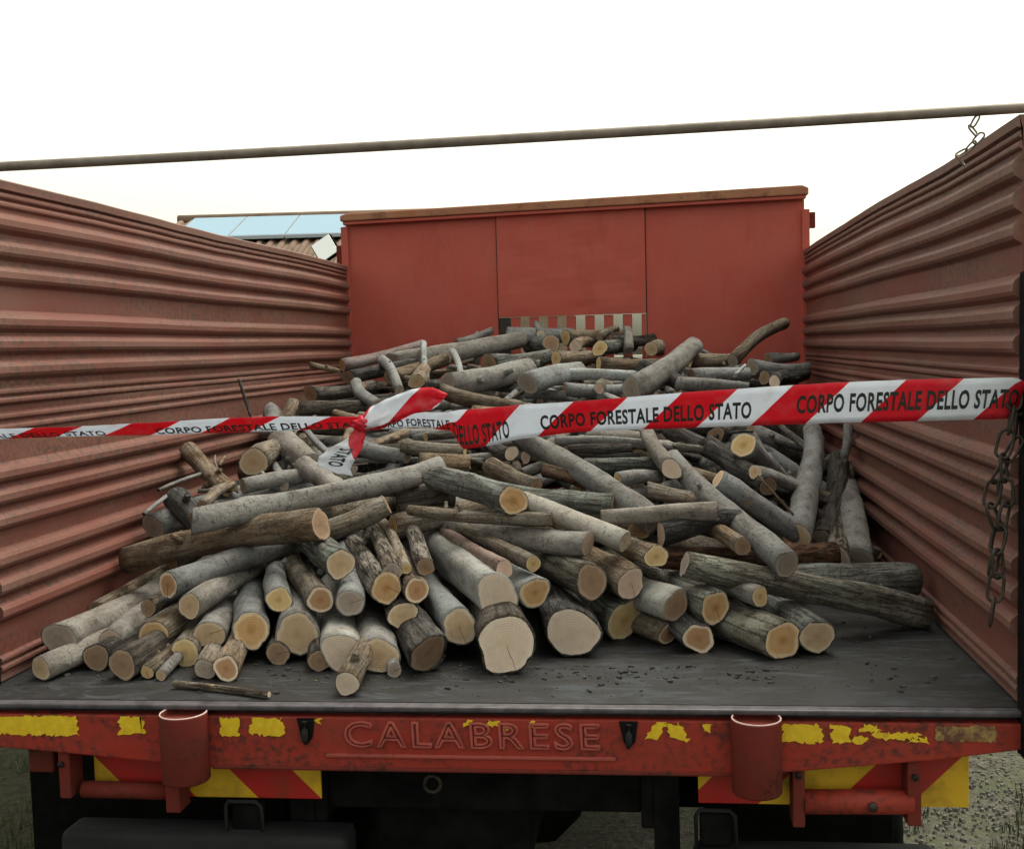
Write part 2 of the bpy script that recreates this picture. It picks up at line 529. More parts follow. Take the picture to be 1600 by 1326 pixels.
# ------------------------------------------------------------------ house far behind
hx0, hx1, hy = -8.65, -1.2, 19.2        # gable end, far end, ridge line
rz = BED + .8027 + 2.55                # ridge height
house = empty('house', (hx0, hy, 0))
tag(house, 'brown tiled house roof with blue solar panels behind the truck', 'house')
def hb(name, x0, x1, y0, y1, z0, z1, mat, par, bev=.01):
    bm = bmesh.new(); bm_box(bm, x0, x1, y0, y1, z0, z1, bev)
    o = from_bm(name, bm, mat); o.parent = par
    o.matrix_parent_inverse = Matrix.Translation(-Vector((par.location if par.type == 'EMPTY' else house.location)))
    return o
SL = .34                                # rise over run
run = 3.6
bm = bmesh.new(); 
pr = [(hy-3.2, 0), (hy-3.2, rz-3.2*SL-.12), (hy, rz-.14), (hy+3.2, rz-3.2*SL-.12), (hy+3.2, 0)]
a = [bm.verts.new((hx0+.3, y_, z_)) for y_, z_ in pr]; b = [bm.verts.new((hx1, y_, z_)) for y_, z_ in pr]
bm.faces.new(a); bm.faces.new(b[::-1])
for i in range(5): bm.faces.new((a[i], b[i], b[(i+1) % 5], a[(i+1) % 5]))
wall = from_bm('wall', bm, M['house'], house)
for s_ in (-1, 1):
    bm = bmesh.new()
    v8 = []
    for x in (hx0, hx1+.3):
        for d in (0, run):
            for dz in (0, -.12):
                v8.append(bm.verts.new((x, hy+s_*d, rz - d*SL + dz)))
    for q in ((0, 1, 3, 2), (4, 6, 7, 5), (0, 4, 5, 1), (2, 3, 7, 6), (0, 2, 6, 4), (1, 5, 7, 3)): bm.faces.new([v8[i] for i in q])
    rf = from_bm('roof', bm, M['roof'], house)
    # rows of half-round tiles, one ridge per course line
    bm = bmesh.new()
    x = hx0+.06
    while x < hx1+.3:
        bm_tube(bm, [(x, hy+s_*.05, rz-.05*SL-.015), (x, hy+s_*run, rz-run*SL-.015)], .07, 8)
        x += .21
    tl = from_bm('tile_courses', bm, M['roof'], house, True); tl['kind'] = 'stuff'
bm = bmesh.new(); bm_tube(bm, [(hx0-.02, hy, rz+.03), (hx1+.3, hy, rz+.03)], .10, 10)
from_bm('ridge_cap', bm, M['roof'], house, True)
# solar panels in one row on the near slope
px = hx0+.42
k = 0
while px + 1.0 < hx1:
    d0, d1 = .42, 1.9
    def rp(x, d, dz): return (x, hy-d, rz - d*SL + dz)
    bm = bmesh.new()
    vv = [bm.verts.new(rp(x, d, dz)) for x in (px, px+.98) for d in (d0, d1) for dz in (.10, .16)]
    for q in ((0, 1, 3, 2), (4, 6, 7, 5), (0, 4, 5, 1), (2, 3, 7, 6), (0, 2, 6, 4), (1, 5, 7, 3)): bm.faces.new([vv[i] for i in q])
    pn = from_bm('solar_panel', bm, M['alu'], house)
    bm = bmesh.new()
    vv = [bm.verts.new(rp(x, d, dz)) for x in (px+.012, px+.968) for d in (d0+.03, d1-.03) for dz in (.155, .165)]
    for q in ((0, 1, 3, 2), (4, 6, 7, 5), (0, 4, 5, 1), (2, 3, 7, 6), (0, 2, 6, 4), (1, 5, 7, 3)): bm.faces.new([vv[i] for i in q])
    gl = from_bm('glass', bm, M['solar']); gl.parent = pn; gl.matrix_parent_inverse = pn.matrix_world.inverted()
    px += 1.0
for wx in (-8.4, -5.6, -2.8):
    fr = hb('window', wx-.5, wx+.5, hy-3.24, hy-3.15, 1.0, 2.3, M['alu'], house)
    hb('pane', wx-.43, wx+.43, hy-3.26, hy-3.245, 1.07, 2.23, M['solar'], house, 0)

house.rotation_euler.z = R_(6)

# ------------------------------------------------------------------ truck
truck = empty('truck', (0, 1.5, 0))
tag(truck, 'old red truck with ribbed side boards and an open rear loaded with wood', 'truck')
W, LB, HW = 1.2, 3.556, 1.253

# bed floor
bm = bmesh.new(); bm_box(bm, -W-.04, W+.04, .0, LB+.03, BED-.03, BED, .002)
floor = from_bm('bed_floor', bm, M['floor'], truck)
bm = bmesh.new(); bm_box(bm, -W-.05, W+.05, -.034, -.001, BED-.014, BED-.001, .004)
from_bm('floor_edge_strip', bm, M['edge'], truck)

# ribbed side boards
def ribs(cs, half=.026, h_=.021):
    out = []
    for c in cs:
        out += [(c-half*1.12, 0), (c-half, h_*.08), (c-half*.62, h_*.78), (c-half*.3, h_), (c+half*.3, h_), (c+half*.62, h_*.78), (c+half, h_*.08), (c+half*1.12, 0)]
    return out
def small(cs): return ribs(cs, .010, .009)
UP = small([.700, .722]) + ribs([.777, .840, .897]) + ribs([1.014, 1.078, 1.145]) + small([1.192, 1.214])
LO = small([.036, .058]) + ribs([.176, .239, .305]) + ribs([.401, .461, .518], .025) + small([.632, .660])
def side_board(s_, prof, z0, z1, y0, y1, seed, name='side_board'):
    inner = [(z0, .004)] + prof + [(z1-.028, 0), (z1-.024, .012), (z1-.004, .014), (z1, .008)] if z1 > 1 else [(z0, 0)] + prof + [(z1, 0)]
    NY = 46
    bm = bmesh.new()
    grid = []
    for j in range(NY+1):
        y = y0 + (y1-y0)*j/NY
        ring = []
        for z, o in inner:
            w = .010*mnoise.noise(Vector((y*.7, z*.8, seed))) + .0015*mnoise.noise(Vector((y*4, z*5, seed+5)))
            dz = (.006*mnoise.noise(Vector((y*.9, 7, seed))) + .0012*mnoise.noise(Vector((y*5, 3, seed)))) * (z/1.25)**2
            ring.append(bm.verts.new((s_*(W - o + w), y, BED + z + dz)))
        for z, o in inner[::-1]:
            ring.append(bm.verts.new((s_*(W - o*.9 + .030), y, BED + z + (.006*mnoise.noise(Vector((y*.9, 7, seed))) + .0012*mnoise.noise(Vector((y*5, 3, seed))))*(z/1.25)**2)))
        grid.append(ring)
    n = len(grid[0])
    for A, B in zip(grid, grid[1:]):
        for k in range(n):
            bm.faces.new((A[k], B[k], B[(k+1) % n], A[(k+1) % n]))
    bm.faces.new(grid[0]); bm.faces.new(grid[-1][::-1])
    o = from_bm(name, bm, M['side'], truck, True)
    o.data.set_sharp_from_angle(angle=R_(24))
    return o
YS = {-1: .115, 1: .004}
for s_ in (-1, 1):
    side_board(s_, UP, .6905, HW, YS[s_], LB-.01, 3+s_)
    side_board(s_, LO, .004, .6895, YS[s_], LB-.01, 13+s_)
    # corner posts at the open rear end
    o = box('corner_post', min(s_*1.192, s_*1.27), max(s_*1.192, s_*1.27), YS[s_]-.09, YS[s_]-.003, -.10, .93 if s_ > 0 else .95, M['black'], truck, .006)
    box('joint_strip', min(s_*1.232, s_*1.240), max(s_*1.232, s_*1.240), YS[s_], LB-.02, .64, .74, M['dark_red'], truck, 0)
    # outer stakes
    for yy in (1.2, 2.4, 3.4):
        box('stake', min(s_*1.236, s_*1.29), max(s_*1.236, s_*1.29), yy-.04, yy+.04, -.12, 1.2, M['dark_red'], truck, .004)

# headboard
HL, HR = 1.485, 1.528
def hz(x): return HL + (HR-HL)*(x+W)/(2*W)
pan = [(-W+.004, -.392), (-.386, .386), (.392, W-.004)]
for i, (xa, xb) in enumerate(pan):
    z0 = .955 if i == 1 else .0
    bm = bmesh.new()
    nx, nz = 12, 14
    yo = .012 if i == 1 else 0
    g0 = [[bm.verts.new((xa+(xb-xa)*a_/nx, LB - yo + (.007*mnoise.noise(Vector((a_*.35+i*9, b_*.35, 2))) if 0 < a_ < nx and 0 < b_ < nz else 0), BED + z0 + (hz(xa+(xb-xa)*a_/nx)-z0)*b_/nz)) for b_ in range(nz+1)] for a_ in range(nx+1)]
    g1 = [[bm.verts.new((v_.co.x, LB+.022, v_.co.z)) for v_ in col_] for col_ in g0]
    for a_ in range(nx):
        for b_ in range(nz):
            bm.faces.new((g0[a_][b_], g0[a_+1][b_], g0[a_+1][b_+1], g0[a_][b_+1]))
            bm.faces.new((g1[a_][b_+1], g1[a_+1][b_+1], g1[a_+1][b_], g1[a_][b_]))
    for a_ in range(nx):
        bm.faces.new((g0[a_][0], g1[a_][0], g1[a_+1][0], g0[a_+1][0])); bm.faces.new((g0[a_+1][nz], g1[a_+1][nz], g1[a_][nz], g0[a_][nz]))
    for b_ in range(nz):
        bm.faces.new((g0[0][b_+1], g1[0][b_+1], g1[0][b_], g0[0][b_])); bm.faces.new((g0[nx][b_], g1[nx][b_], g1[nx][b_+1], g0[nx][b_+1]))
    from_bm('headboard_panel', bm, M['headboard'], truck)
poly_prism('headboard_rail', [(-W-.012, HL-.004), (W+.012, HR-.004), (W+.012, HR+.030), (W-.02, HR+.044), (-W+.02, HL+.036), (-W-.012, HL+.026)], LB-.055, LB+.07, M['rail'], truck, .006)
poly_prism('headboard_lip', [(-W, HL-.022), (W, HR-.022), (W, HR-.006), (-W, HL-.006)], LB-.045, LB-.014, M['headboard'], truck, .003)
box('seam_strip', -.3919, -.3861, LB+.002, LB+.02, .62, 1.498, M['iron'], truck, 0)
box('seam_strip', .3861, .3919, LB+.002, LB+.02, .62, 1.512, M['iron'], truck, 0)
for s_ in (-1, 1):
    box('corner_angle', min(s_*(W-.018), s_*(W+.02)), max(s_*(W-.018), s_*(W+.02)), LB-.020, LB-.009, .0, HL-.03, M['headboard'], truck, .003)
# slotted opening
for k in range(8):
    xb = -.323 + k*.0978
    xe = min(xb+.049, .385)
    box('grille_bar', xb, xe, LB-.006, LB+.018, .55, .951, M['headboard'], truck, .004)
box('grille_bar', -.385, -.326, LB-.003, LB+.018, .55, .951, M['iron'], truck, .004)
box('grille_sill', -.386, .386, LB-.008, LB+.02, .0, .548, M['headboard'], truck, .003)
box('tab', W+.016, W+.05, LB-.01, LB+.02, 1.36, 1.44, M['dark_red'], truck, .003)
box('tab', -W-.05, -W-.016, LB-.01, LB+.02, 1.24, 1.36, M['dark_red'], truck, .003)

# rear cross beam
bz = [(-1.245, -.028), (1.245, -.028), (1.245, -.078), (1.02, -.110), (.62, -.150), (-.62, -.150), (-1.0, -.118), (-1.245, -.10)]
poly_prism('rear_beam', bz, -.030, .05, M['beam'], truck, .004)
poly_prism('beam_ridge', [(-.33, -.112), (.33, -.112), (.33, -.120), (-.33, -.120)], -.036, -.028, M['worn_red'], truck, .002)
poly_prism('beam_ridge', [(-.60, -.143), (.60, -.143), (.60, -.152), (-.60, -.152)], -.036, -.026, M['dark_red'], truck, .003)

def text_mesh(body, width, height, extrude=0., offset=0., bevel=0., spacing=1.):
    cu = bpy.data.curves.new('lettering', 'FONT')
    cu.body = body
    cu.size = 1
    cu.extrude = 0
    cu.offset = offset
    cu.space_character = spacing
    cu.resolution_u = 3
    if bevel:
        cu.fill_mode = 'NONE'; cu.bevel_depth = bevel; cu.bevel_resolution = 1
    ob = bpy.data.objects.new('lettering', cu)
    COL.objects.link(ob)
    dg = bpy.context.evaluated_depsgraph_get()
    me = bpy.data.meshes.new_from_object(ob.evaluated_get(dg))
    bpy.data.objects.remove(ob)
    co = np.empty(len(me.vertices)*3); me.vertices.foreach_get('co', co); co = co.reshape(-1, 3)
    lo, hi = co.min(0), co.max(0)
    co[:, 0] = (co[:, 0]-lo[0])/(hi[0]-lo[0])*width
    co[:, 1] = (co[:, 1]-lo[1])/(hi[1]-lo[1])*height
    me.vertices.foreach_set('co', co.ravel())
    me.update()
    return me

# raised lettering: letter outlines standing proud of the beam
me = text_mesh('CALABRESE', .585, .064, bevel=.042, spacing=1.2)
co = np.empty(len(me.vertices)*3); me.vertices.foreach_get('co', co); co = co.reshape(-1, 3)
q = np.stack([-.288 + co[:, 0], -.0315 - co[:, 2]*.13, BED - .0985 + co[:, 1]], 1)
me.vertices.foreach_set('co', q.ravel()); me.update()
me.materials.clear()
link('raised_lettering', me, M['worn_red'], truck, True)

# worn yellow film left on the beam (outline broken at random)
def patch(x0, z0, x1, z1, mat='yellow', rough=.004, shear=0.):
    r2 = random.Random(int(x0*1e4)+7)
    pts = []
    per = [((x0, z0), (x1, z0)), ((x1, z0), (x1, z1)), ((x1, z1), (x0, z1)), ((x0, z1), (x0, z0))]
    for (a_, b_) in per:
        d = math.hypot(b_[0]-a_[0], b_[1]-a_[1])
        n = max(2, int(d/.005))
        for i in range(n):
            t_ = i/n
            pts.append((a_[0]+(b_[0]-a_[0])*t_ + r2.choice((-1.6, -.6, -.2, .3, 1))*rough + shear*(a_[1]+(b_[1]-a_[1])*t_-z0), min(a_[1]+(b_[1]-a_[1])*t_ + r2.uniform(-1, 1)*rough, -.030)))
    bm = bmesh.new()
    a = [bm.verts.new((x, -.0312, z+BED)) for x, z in pts]
    f = bm.faces.new(a)
    ex = bmesh.ops.extrude_face_region(bm, geom=[f])
    for v_ in [e for e in ex['geom'] if isinstance(e, bmesh.types.BMVert)]: v_.co.y -= .0009
    bmesh.ops.triangulate(bm, faces=bm.faces[:])
    from_bm('yellow_film', bm, M[mat], truck)
for q in ((-1.13, -.077, -.925, -.031), (-.82, -.072, -.760, -.031), (-.578, -.074, -.535, -.031), (-.504, -.071, -.428, -.031),
          (-.352, -.042, -.338, -.031), (-.005, -.046, .008, -.031), (.045, -.044, .072, -.031), (.080, -.052, .095, -.038), (.14, -.048, .155, -.033),
          (.395, -.070, .420, -.034, 'yellow', .004, .7), (.462, -.072, .490, -.034, 'yellow', .005, -.5), (.522, -.052, .540, -.032),
          (.695, -.074, .778, -.033), (.800, -.072, .836, -.034), (.846, -.073, .872, -.058), (.862, -.048, .900, -.033), (.888, -.064, .985, -.050, 'yellow', .004), (.965, -.070, 1.005, -.060)):
    patch(*q)
patch(-1.24, -.07, -1.14, -.034, 'mud_yellow', .003)
patch(1.02, -.068, 1.14, -.034, 'mud_yellow', .003)

# stake sockets welded on the beam
for xc, zb in ((-.657, -.172), (.636, -.178)):
    bm = bmesh.new()
    n = 28
    def ring(r, z): return [bm.verts.new((xc + r*math.cos(2*math.pi*k/n), -.050 + r*math.sin(2*math.pi*k/n), BED+z)) for k in range(n)]
    rs = [ring(.050, -.026), ring(.050, -.018), ring(.051, -.014), ring(.054, -.014), ring(.0545, -.018), ring(.0545, zb+.004), ring(.052, zb), ring(.040, zb), ring(.040, zb+.03)]
    for A, B in zip(rs, rs[1:]):
        for k in range(n): bm.faces.new((A[k], A[(k+1) % n], B[(k+1) % n], B[k]))
    bm.faces.new(rs[0]); bm.faces.new(rs[-1])
    so = from_bm('stake_socket', bm, M['dark_red'], truck, True)
    bm = bmesh.new()
    n = 28
    q = [[bm.verts.new((xc + r*math.cos(2*math.pi*k/n), -.050 + r*math.sin(2*math.pi*k/n), BED+z)) for k in range(n)] for r, z in ((.0505, -.0138), (.0512, -.0120), (.0530, -.0120), (.0540, -.0138))]
    for A, B in zip(q, q[1:]):
        for k in range(n): bm.faces.new((A[k], A[(k+1) % n], B[(k+1) % n], B[k]))
    ri = from_bm('rim', bm, M['rim'], None, True); ri.parent = so; ri.matrix_parent_inverse = so.matrix_world.inverted()

# tailgate hooks hanging in dark pockets
for xc in (-.376, .358):
    poly_prism('hook_plate', [(xc-.020, -.030), (xc+.022, -.030), (xc+.016, -.075), (xc+.002, -.092), (xc-.010, -.078)], -.0345, -.029, M['black'], truck, .0015)
    bm = bmesh.new(); bm_tube(bm, [(xc+.002, -.043, BED-.034), (xc+.002, -.045, BED-.055), (xc+.001, -.044, BED-.078), (xc, -.038, BED-.088)], [.007, .0075, .007, .004], 8)
    from_bm('hook', bm, M['bumper'], truck, True)

# hazard plates below the beam
box('hazard_plate', -.935, -.372, .055, .063, -.255, -.095, M['hazard_a'], truck, .002)
box('hazard_plate', .512, 1.108, .055, .063, -.248, -.080, M['hazard_b'], truck, .002)
box('hazard_backing', -.93, -.376, .064, .09, -.23, -.08, M['black'], truck, .004)
box('hazard_backing', .517, 1.103, .064, .09, -.23, -.08, M['black'], truck, .004)

# hinge tubes with their brackets
tube('hinge_tube', [(-.94, .01, -.222), (-.72, .01, -.224)], .020, M['dark_red'], truck, 16)
tube('hinge_tube', [(.742, .0, -.218), (.975, .0, -.214)], .027, M['beam'], truck, 16)
tube('hinge_bolt', [(.885, -.034, -.216), (.885, -.02, -.216)], .011, M['iron'], truck, 8)
for x0, x1, z0, z1 in ((-.985, -.957, -.235, -.11), (-.725, -.690, -.265, -.19), (.715, .742, -.27, -.13), (.960, .990, -.262, -.105)):
    box('hinge_bracket', x0, x1, -.02, .045, z0, z1, M['dark_red'], truck, .004)
box('hinge_block', -1.10, -1.035, .05, .14, -.20, -.135, M['dark_red'], truck, .006)
for xc in (-.975, -.70, .728, .975):
    tube('bracket_bolt', [(xc, -.03, -.15), (xc, -.021, -.15)], .007, M['bumper'], truck, 6)

# chassis, bumper and wheels under the bed
for s_ in (-1, 1):
    box('chassis_rail', s_*.42-.04, s_*.42+.04, .12, 5.2, -.34, -.12, M['black'], truck, .006)
for yy in (.14, 1.4, 2.9):
    box('cross_member', -.38, .38, yy, yy+.08, -.31, -.15, M['black'], truck, .006)
for s_ in (-1, 1):
    bm = bmesh.new()
    xa, xb = sorted((s_*.50, s_*1.02))
    pr = [(-.335, .02), (-.325, .0), (-.40, -.02), (-.46, .0), (-.46, .10), (-.335, .10)]
    bm_box(bm, -1.0 if s_ < 0 else .50, -.30 if s_ < 0 else 1.04, -.01, .10, BED-.46, BED-(.322 if s_ < 0 else .345), .018)
    from_bm('bumper_bar', bm, M['bumper'], truck, True)
    box('bumper_arm', s_*.44-.03, s_*.44+.03, .11, .2, -.46, -.2, M['black'], truck, .005)
    # lamp guard loop
    xg = s_*.55
    bm = bmesh.new()
    lp = [(xg-.045, -.35), (xg-.045, -.262), (xg-.038, -.250), (xg+.030, -.250), (xg+.042, -.262), (xg+.045, -.35)]
    bm_tube(bm, [(x, .02, z+BED) for x, z in lp], .005, 8)
    from_bm('lamp_guard', bm, M['bumper'], truck, True)
    box('rear_lamp', xg-.036, xg+.036, .03, .07, -.34, -.262, M['black'], truck, .008)
box('mud_flap', -1.27, -.56, .34, .352, -.86, -.10, M['rubber'], truck, .003)
box('mud_flap', .56, 1.0, .34, .352, -.86, -.10, M['rubber'], truck, .003)
tube('axle', [(-.95, 1.15, -.64), (.95, 1.15, -.64)], .06, M['black'], truck, 12)
bm = bmesh.new(); bmesh.ops.create_icosphere(bm, subdivisions=2, radius=.19, matrix=Matrix.Translation((0, 1.15, BED-.64)))
from_bm('differential', bm, M['black'], truck, True)
tube('tow_ring', [(-.115+.020*math.cos(a), .11, -.235+.020*math.sin(a)) for a in [i*math.pi/8 for i in range(17)]], .005, M['iron'], truck, 8)
box('spare_box', -.30, .10, .26, .7, -.50, -.34, M['black'], truck, .01)
def wheel(x, y, s_):
    wo = empty('wheel', (x, y, .45)); wo.parent = truck; wo.matrix_parent_inverse = Matrix.Translation(-Vector(truck.location))
    bm = bmesh.new()
    n = 32
    prof = [(.26, -.11), (.33, -.13), (.42, -.125), (.445, -.10), (.45, 0), (.445, .10), (.42, .125), (.33, .13), (.26, .11)]
    rg = [[bm.verts.new((x+w, y+r*math.cos(2*math.pi*k/n), .45+r*math.sin(2*math.pi*k/n))) for k in range(n)] for r, w in prof]
    for A, B in zip(rg, rg[1:]+rg[:1]):
        for k in range(n): bm.faces.new((A[k], A[(k+1) % n], B[(k+1) % n], B[k]))
    ty = from_bm('tyre', bm, M['rubber'], None, True); ty.parent = wo; ty.matrix_parent_inverse = Matrix.Translation((-x, -y, -.45))
    bm = bmesh.new()
    prof = [(.262, -.09), (.24, -.05), (.20, s_*.02), (.10, s_*.05), (.09, s_*.10), (.0001, s_*.10)]
    rg = [[bm.verts.new((x+w, y+r*math.cos(2*math.pi*k/n), .45+r*math.sin(2*math.pi*k/n))) for k in range(n)] for r, w in prof]
    for A, B in zip(rg, rg[1:]):
        for k in range(n): bm.faces.new((A[k], A[(k+1) % n], B[(k+1) % n], B[k]))
    ri = from_bm('rim', bm, M['dark_red'], None, True); ri.parent = wo; ri.matrix_parent_inverse = Matrix.Translation((-x, -y, -.45))
for x, y in ((-.98, 1.15), (.98, 1.15), (-.70, 1.15), (.70, 1.15), (-.95, 4.7), (.95, 4.7)):
    wheel(x, y, 1 if x > 0 else -1)

# cab ahead of the headboard, seen through the slots
def cabbox(name, *a): return box(name, *a[:6], M[a[6]], truck, .02)
cabbox('cab_lower', -1.08, 1.08, 3.95, 5.45, -.45, .72, 'cab')
cabbox('cab_roof', -1.02, 1.02, 3.95, 5.30, 1.32, 1.42, 'cab')
for x in (-1.02, .94):
    for y in (3.96, 5.22):
        box('cab_pillar', x, x+.08, y, y+.08, .70, 1.33, M['cab'], truck, .01)
for xa, xb in ((-.94, -.62), (.62, .94)):
    box('cab_rear_panel', xa, xb, 3.97, 4.01, .722, 1.318, M['cab'], truck, .004)
box('rear_window', -.62, .62, 3.98, 3.986, .722, 1.318, M['dark_glass'], truck, 0)
box('windscreen', -.94, .94, 5.25, 5.256, .722, 1.318, M['dark_glass'], truck, 0)
# side mirror on its arm, left of the cab
mir = empty('side_mirror', (-1.56, 4.5, BED+1.36)); mir.parent = truck; mir.matrix_parent_inverse = Matrix.Translation(-Vector(truck.location))
def child(o, par):
    o.parent = par
    o.matrix_parent_inverse = Matrix.Translation(-Vector(par.location))
    return o
mc = Matrix.Translation((-1.585, 4.5, BED+1.432)) @ Matrix.Rotation(R_(-32), 4, 'Y') @ Matrix.Rotation(R_(-14), 4, 'X')
bm = bmesh.new(); bm_box(bm, -.075, .075, .004, .035, -.075, .075, .014); bmesh.ops.transform(bm, matrix=mc, verts=bm.verts)
child(from_bm('housing', bm, M['rubber'], None, False), mir)
bm = bmesh.new(); bm_box(bm, -.066, .066, -.004, .003, -.066, .066, .002); bmesh.ops.transform(bm, matrix=mc, verts=bm.verts)
child(from_bm('mirror_glass', bm, M['mirror']), mir)
bm = bmesh.new(); bm_tube(bm, [(-1.56, 4.54, BED+1.42), (-1.47, 4.55, BED+1.39), (-1.36, 4.56, BED+1.20), (-1.06, 4.58, BED+1.0)], .014, 8)
child(from_bm('arm', bm, M['iron'], None, True), mir)

# ------------------------------------------------------------------ rod across the top, chains
bm = bmesh.new()
pts = []
for i in range(15):
    x = -1.36 + 2.72*i/14
    pts.append((x, .10, BED + 1.261 + .0098*(x+1.1) - .004*math.sin((x+1.3)*1.2)))
bm_tube(bm, pts, .0115, 12)
tag(from_bm('metal_rod', bm, M['pole'], None, True), 'thin grey metal rod laid across both side boards above the open rear', 'rod')

def link_mesh(a, b, r, nm):
    """stadium shaped ring, half length a, half width b"""
    bm = bmesh.new()
    pts = []
    for k in range(18):
        t_ = 2*math.pi*k/18
        pts.append(Vector((b*math.cos(t_), 0, (a-b)*(1 if math.sin(t_) > 0 else -1)*(1 if abs(math.sin(t_)) > .05 else 0) + b*math.sin(t_))))
    n, q = len(pts), 7
    rings = []
    for i, p in enumerate(pts):
        d = (pts[(i+1) % n]-pts[i-1]).normalized()
        s1 = Vector((0, 1, 0)); s2 = d.cross(s1)
        rings.append([bm.verts.new(p + (s1*math.cos(2*math.pi*k/q) + s2*math.sin(2*math.pi*k/q))*r) for k in range(q)])
    for i in range(n):
        for k in range(q):
            bm.faces.new((rings[i][k], rings[i][(k+1) % q], rings[(i+1) % n][(k+1) % q], rings[(i+1) % n][k]))
    bmesh.ops.recalc_face_normals(bm, faces=bm.faces)
    me = bpy.data.meshes.new(nm); bm.to_mesh(me); bm.free()
    me.polygons.foreach_set('use_smooth', [True]*len(me.polygons))
    return me
def chain(name, path, a, b, r, mat, label, par_loc):
    root = empty(name, par_loc)
    tag(root, label, 'chain')
    me = link_mesh(a, b, r, 'chain_link'); me.materials.append(mat)
    P = [Vector((x, y, z+BED)) for x, y, z in path]
    step = 2*a - 2.4*r
    seg, acc, i, out = 0, 0, 0, []
    pos = P[0].copy()
    dist = 0
    cum = [0]
    for p, q in zip(P, P[1:]): cum.append(cum[-1] + (q-p).length)
    s_ = a
    while s_ < cum[-1]:
        j = max(k for k in range(len(cum)-1) if cum[k] <= s_)
        t_ = (s_-cum[j])/(cum[j+1]-cum[j])
        out.append((P[j].lerp(P[j+1], t_), (P[j+1]-P[j]).normalized()))
        s_ += step
    for k, (p, d) in enumerate(out):
        o = bpy.data.objects.new('chain_link', me); COL.objects.link(o)
        z = -d
        q = z.to_track_quat('Z', 'Y')
        mt = Matrix.Translation(p - Vector(par_loc)) @ q.to_matrix().to_4x4() @ Matrix.Rotation(R_(45 + 90*(k % 2) + rng.uniform(-18, 18)), 4, 'Z')
        o.parent = root
        o.matrix_local = mt
    return root
chain('chain', [(1.185, -.020, .70), (1.168, -.03, .62), (1.150, -.035, .55), (1.160, -.034, .45), (1.140, -.036, .36), (1.142, -.036, .30), (1.128, -.038, .20)], .030, .0150, .0036, M['iron'],
      'dark iron chain hanging from the corner post at the tape end', (1.185, -.02, BED+.70))
chain('chain', [(1.190, -.015, .69), (1.176, -.024, .56), (1.142, -.022, .50), (1.128, -.022, .44), (1.150, -.020, .38), (1.135, -.020, .30)], .030, .0150, .0036, M['iron'],
      'second strand of dark chain looped behind the longer one at the post', (1.19, -.015, BED+.69))
chain('chain', [(1.135, .10, 1.272), (1.120, .10, 1.245), (1.138, .105, 1.225), (1.115, .11, 1.200), (1.095, .115, 1.19), (1.11, .118, 1.17)], .014, .008, .0022, M['pole'],
      'short thin pale chain dangling from the metal rod', (1.135, .10, BED+1.272))

# bark chips and crumbs on the bed floor in front of the heap
verts, faces = [], []
r5 = random.Random(77)
for _ in range(900):
    x = r5.uniform(-1.15, 1.15)
    y = .30 - abs(r5.gauss(0, .11)) if x < .75 else r5.uniform(.1, 1.0)
    if y < .01: continue
    q, a0, b = r5.choice((.0012, .0015, .002, .002, .003, .004, .008)), r5.uniform(0, 6.28), len(verts)
    e_ = r5.uniform(.3, 1)
    ca, sa = math.cos(a0), math.sin(a0)
    pts = [(-q, -q*e_*.5), (q, -q*e_*.4), (q*.9, q*e_*.5), (-q*.8, q*e_*.45)]
    for zz in (.0002, q*r5.uniform(.3, .6)):
        for u_, v_ in pts: verts.append((x+u_*ca-v_*sa, y+u_*sa+v_*ca, BED+zz))
    faces += [(b+4, b+5, b+6, b+7)] + [(b+k, b+(k+1) % 4, b+4+(k+1) % 4, b+4+k) for k in range(4)]
me = bpy.data.meshes.new('bark_chips'); me.from_pydata(verts, [], faces)
tag(link('bark_chips', me, BK['d']), 'scattered bark chips and crumbs on the dark bed floor', 'bark chips', kind='stuff')

